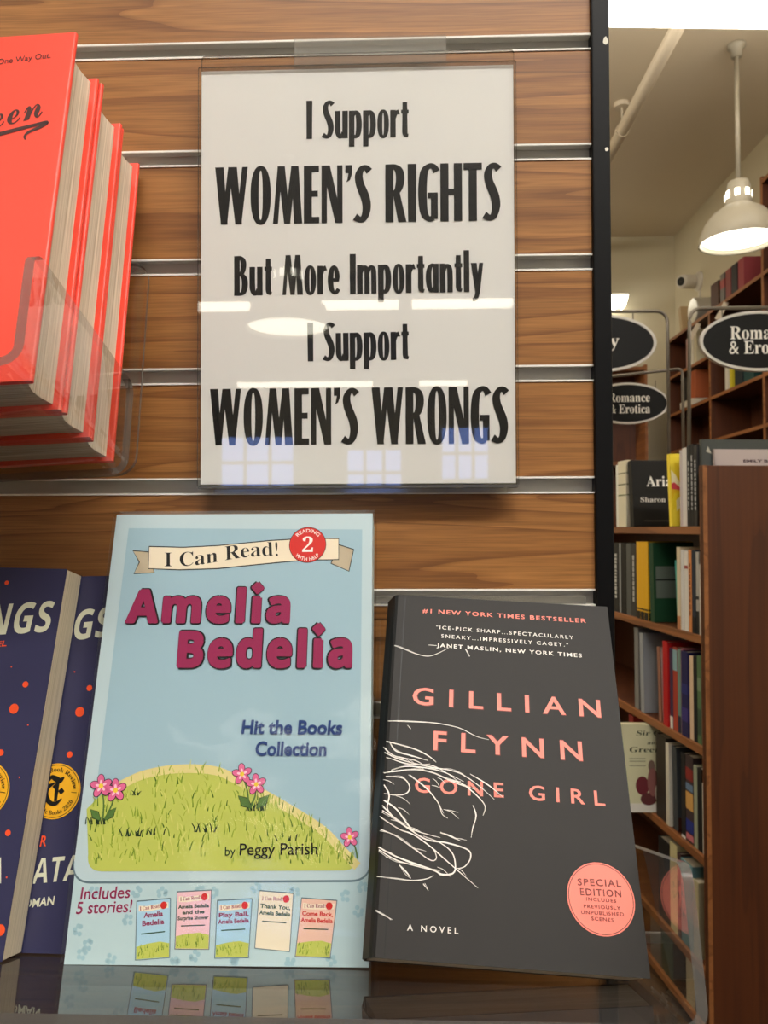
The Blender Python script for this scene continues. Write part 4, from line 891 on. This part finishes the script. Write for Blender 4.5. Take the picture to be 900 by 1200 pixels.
minis = [([(160.5, 1056), (200, 1052.6), (199, 1122), (158.8, 1125)], 'mini_blue', ['Amelia', 'Bedelia'], 'plum', .10), ([(207.8, 1045), (248, 1043), (245, 1112.5), (205, 1112)], 'mini_pink', ['Amelia Bedelia', 'and the', 'Surprise Shower'], 'dark_green_ink', .075),
         ([(255, 1055), (295.6, 1053), (291.4, 1122), (251.7, 1122.7)], 'mini_blue', ['Play Ball,', 'Amelia Bedelia'], 'plum', .085), ([(304, 1043.5), (344, 1046.7), (339.6, 1115), (298.6, 1111)], 'mini_cream', ['Thank You,', 'Amelia Bedelia'], 'dark_green_ink', .085), ([(353.5, 1052), (395, 1055), (387, 1122), (346, 1120.6)], 'mini_rose', ['Come Back,', 'Amelia Bedelia'], 'circle_red', .085)]
for quad, bg, words, ink, ch in minis:
    q = [Vector(U(*p_)) for p_ in quad]
    B = lambda u, v: tuple((q[0]*(1-u)+q[1]*u)*(1-v)+(q[3]*(1-u)+q[2]*u)*v)      # u right, v down
    H_ = (q[3]-q[0]).length; m.flat([tuple(x) for x in q], bg, e*6); m.outline([tuple(x) for x in q], 'box_shade', e*9, .0005)
    if bg != 'mini_cream':
        m.flat([B(.02, .99), B(.98, .99), B(.98, .76), B(.7, .72), B(.35, .74), B(.02, .78)], 'hill', e*7)
        for k in range(26):
            u, v = rnd.uniform(.04, .94), rnd.uniform(.8, .98); m.ribbon([B(u, v)+(.0005,), B(u+rnd.uniform(-.05, .05), v-rnd.uniform(.05, .1))+(.0002,)], 'blade_%d' % rnd.randrange(5), e*8)
    m.flat([B(.06, .08), B(.30, .10), B(.94, .06), B(.94, .16), B(.30, .19), B(.06, .18)], 'banner', e*7); m.disc(B(.80, .11), H_*.065, 'circle_red', e*8, 16)
    put(m, BOLD('I Can Read!'), B(.10, .165), B(.70, .145), H_*.065, 'plum', e*8)
    for k, s_ in enumerate(words):
        wd = min(.9, .075*len(s_)+.12); v = .30+k*ch*1.35; put(m, s_, B(.5-wd/2, v), B(.5+wd/2, v-.01), H_*ch*.85, ink, e*8, off=.03)
    v = .30+len(words)*ch*1.35; m.ribbon([B(.15, v)+(.0005,), B(.85, v-.01)+(.0005,)], 'dark_green_ink', e*8)
m.build('printed_box', o, bevel=.0006)
# shrink wrap: a thin skin of film with a crimped fin
g = .0016; f = MB(); nx, nz = 14, 20
vs = [(-g+(WA+2*g)*i/nx, -g-.0006*math.sin(i*1.1+j*.7)*math.sin(j*.45), .0003+(HA+g)*j/nz) for j in range(nz+1) for i in range(nx+1)]
f.add(vs, [(j*(nx+1)+i, j*(nx+1)+i+1, (j+1)*(nx+1)+i+1, (j+1)*(nx+1)+i) for j in range(nz) for i in range(nx)], 'film')
f.add([(-g, -g, 0), (-g, TA+g, 0), (-g, TA+g, HA+g), (-g, -g, HA+g)], [(0, 1, 2, 3)], 'film'); f.add([(WA+g, -g, 0), (WA+g, TA+g, 0), (WA+g, TA+g, HA+g), (WA+g, -g, HA+g)], [(3, 2, 1, 0)], 'film')
f.add([(-g, -g, HA+g), (WA+g, -g, HA+g), (WA+g, TA+g, HA+g), (-g, TA+g, HA+g)], [(0, 1, 2, 3)], 'film')
fin = [(WA+g, .012+.001*math.sin(j*1.7), HA*.25+HA*.72*j/16) for j in range(17)]; fin2 = [(WA+g+.0004+.0003*math.sin(j*2.3), .013, HA*.25+HA*.72*j/16) for j in range(17)]
f.add(fin+fin2, [(i, i+17, i+18, i+1) for i in range(16)], 'film')
f.build('shrink_wrap', o, smooth=True)

# ================================================================== DARK PAPERBACK ON THE RIGHT
K = .955; Mg = rotm(R(34.4), R(1.72), R(3.9)); Cg = Vector((-.0168, .3766, -.2098))*K + Vector((0, .0006, .0019)); WG, HG, TG = .132*K, .2017*K, .018
Fg = Face(Cg, Mg); U = Fg.uv
o = thing('paperback_book', 'dark charcoal paperback with salmon capitals leaning back at the right', 'book', Cg, Mg)
m = MB(); sk = -.0055                              # the spine has rolled, so the back cover sits further left
m.box(0, WG, 0, .0005, 0, HG, 'charcoal')
m.hexa([(sk, TG-.0005, 0), (WG+sk, TG-.0005, 0), (WG+sk, TG, 0), (sk, TG, 0), (sk, TG-.0005, HG), (WG+sk, TG-.0005, HG), (WG+sk, TG, HG), (sk, TG, HG)], 'charcoal')
sp = [(0, 0), (-.0016, .0006), (-.0032, .003), (sk-.0008, TG*.55), (sk, TG), (sk+.0006, TG), (sk+.0004, TG*.55), (-.0028, .0034), (-.0008, .0012), (.0004, .0005)]
m.prism([(a, b, 0) for a, b in sp], (0, 0, HG), 'spine_black')
m.ribbon([(.0042, .001), (.0042, HG-.001)], 'spine_black', .00008, .0005)
def P(s, ax, ay, bx, by, cap, mat, off=0, spacing=1.0, **k): put(m, s, U(ax, ay), U(bx, by), cap*.42/900, mat, .00015, off=off, spacing=spacing, **k)
P('#1 NEW YORK TIMES BESTSELLER', 495, 718, 687, 730, 5.6, 'salmon', .018, 1.25)
P('"ICE-PICK SHARP...SPECTACULARLY', 511, 737, 672, 749.3, 4.8, 'off_white', .008, 1.35); P('SNEAKY...IMPRESSIVELY CAGEY."', 517, 747.4, 666, 758, 4.8, 'off_white', .008, 1.35); P('—JANET MASLIN, NEW YORK TIMES', 502, 757.5, 682, 770.5, 5, 'off_white', .018, 1.25)
def wide(s, ax, ay, bx, by, cap): P(s, ax+.5, ay+.6, bx+.5, by+.6, cap, 'salmon_ink', .022, 1.75); put(m, s, U(ax, ay), U(bx, by), cap*.40/900, 'salmon', .00022, off=.014, spacing=1.75)
wide('GILLIAN', 483, 825, 704.5, 840.5, 21.5); wide('FLYNN', 507.5, 878.5, 683, 891.5, 22.5)
K2 = .37/.42
P('GONE', 486, 928, 590.5, 934.5, 17.5*K2, 'salmon', .014, 1.7); P('GIRL', 620, 937, 709.5, 944.5, 17.5*K2, 'salmon', .014, 1.7)
P('A NOVEL', 477, 1090.5, 537, 1094.5, 6.2*K2, 'off_white', .008, 1.6)
c = U(704, 1053); r = (Vector(U(742, 1053))-Vector(U(666, 1053))).length/2
m.disc(c, r*1.035, 'salmon', .0003, 56); n = 56
for k_ in (.985,): m.outline([(c[0]+r*k_*math.cos(2*math.pi*i/n), c[1]+r*k_*math.sin(2*math.pi*i/n)) for i in range(n)], 'charcoal', .0004, .00025)
for s_, ax, ay, bx, by, cap, of in [('SPECIAL', 677, 1037.5, 728, 1039.5, 7.2, .0), ('EDITION', 680, 1049, 728, 1051.5, 7.2, .0), ('INCLUDES', 687, 1055.5, 722, 1058, 3.6, 0), ('PREVIOUSLY', 684, 1064, 727, 1066.5, 3.6, 0), ('UNPUBLISHED', 681, 1071, 731, 1073.8, 3.6, 0), ('SCENES', 693, 1078.5, 719, 1080.5, 3.6, 0)]:
    put(m, s_, U(ax, ay), U(bx, by), cap*.37/900, 'salmon_ink', .0005, off=of+.01, spacing=1.2)
# pale loose strands
strands = [[(454.6,845.1),(475.3,845.1),(505.6,847.0),(520.7,849.2),(539.6,853.8),(558.4,863.2),(572.8,867.0)],[(452.7,868.9),(467.8,872.7),(486.7,878.3),(501.8,885.9),(511.2,893.4)],[(450.8,882.1),(467.8,889.7),(490.4,896.1),(509.3,899.9),(528.2,902.9),(543.3,908.6),(562.2,921.8),(579.2,936.9)],[(452.7,887.8),(479.1,895.3),(505.6,897.2),(524.4,906.7),(539.6,918.0)],[(456.4,868.9),(464.0,880.2),(482.9,885.9),(501.8,891.6)],[(458.3,902.9),(475.3,898.4),(498.0,899.9),(520.7,905.2),(543.3,916.1)],[(462.1,756.7),(471.6,760.1),(486.7,766.1),(501.8,769.2),(515.0,765.0),(529.0,757.4)],[(545.2,760.5),(547.9,765.0),(550.1,769.9)],[(479.1,851.9),(481.4,854.5)],[(450.8,876.4),(462.1,885.9),(486.7,891.6),(499.9,899.1)],[(450.0,906.0),(468.0,903.2),(488.0,902.0),(508.0,906.0),(526.0,914.0),(540.0,918.0),(556.0,930.0),(568.0,944.0),(566.0,956.0)],[(452.0,910.0),(472.0,912.0),(480.0,922.0),(476.0,930.0),(464.0,932.0),(450.0,930.0)],[(480.0,908.0),(500.0,924.0),(514.0,942.0),(518.0,954.0),(524.8,959.2)],[(448.0,950.0),(464.0,960.0),(480.0,972.0),(500.0,984.0),(524.0,988.0),(548.0,996.0),(551.2,1006.0),(544.0,1016.0),(534.0,1018.0)],[(446.0,958.0),(468.0,972.0),(484.0,978.0),(504.0,992.0),(520.0,1006.0),(536.0,1020.0),(560.0,1040.8)],[(446.0,972.0),(464.0,980.0),(484.0,994.0),(504.0,1008.0),(511.2,1006.0),(508.0,996.0),(496.0,986.0)],[(444.0,992.8),(460.0,1002.0),(480.0,1010.0),(508.0,1020.0),(518.0,1024.8),(530.0,1024.0),(533.6,1016.0),(530.0,1000.0),(516.0,988.0),(496.0,980.0)],[(444.0,996.0),(464.0,1008.0),(484.0,1014.0),(506.0,1020.0)],[(442.0,1027.2),(464.0,1030.0),(484.0,1032.0),(500.0,1030.0),(508.0,1026.0)],[(468.0,1014.0),(476.0,1022.0),(481.2,1028.8)],[(496.0,1036.0),(502.0,1044.0)],[(440.0,1067.2),(450.0,1072.8),(460.0,1078.0)],[(450.0,920.0),(456.0,932.0),(454.0,948.0),(464.0,960.0)],[(524.0,914.0),(540.0,920.0),(556.0,924.8)],[(554.0,944.0),(558.0,956.0),(554.0,970.0),(552.0,982.0)],[(450.0,938.0),(464.0,948.0),(476.0,964.0),(486.0,976.0),(492.0,980.0)],[(448.0,944.0),(468.0,964.0),(488.0,974.0),(516.0,982.0)],[(552.0,908.0),(572.0,920.0),(590.0,935.2)],[(516.0,976.0),(528.0,980.0),(540.0,986.0)]]
for k_, st in enumerate(strands):
    w0 = (.0004, .0006, .0005)[k_ % 3]; q = [U(*p_) for p_ in st]; n = len(q)
    m.ribbon([(a, b, w0*(.25+.95*math.sin(math.pi*min(1, .18+.8*i/(n-1)))**.7)) for i, (a, b) in enumerate(q)], 'off_white', .00025+.00001*k_)
    for j in range(1):
        f = rnd.uniform(.35, .8); m.ribbon([(a+rnd.gauss(0, .0004), b+rnd.gauss(0, .0004), .0002) for a, b in q[:max(3, int(n*f))]], 'off_white', .00055+.00001*k_)
for k_ in range(22):
    x, y = rnd.uniform(448, 540), rnd.uniform(885, 1020); dx, dy = rnd.uniform(6, 18), rnd.uniform(2, 12)
    m.ribbon([U(x, y)+(.0002,), U(x+dx*.5, y+dy*.3)+(.0003,), U(x+dx, y+dy)+(.0001,)], 'off_white', .0006)
m.build('cover', o)
m = MB(); m.hexa([(.001, .0006, .0004), (WG-.0006, .0006, .0004), (WG+sk-.0006, TG-.0006, .0004), (sk+.001, TG-.0006, .0004), (.001, .0006, HG-.0006), (WG-.0006, .0006, HG-.0006), (WG+sk-.0006, TG-.0006, HG-.0006), (sk+.001, TG-.0006, HG-.0006)], 'pages_cream'); m.build('page_block', o)
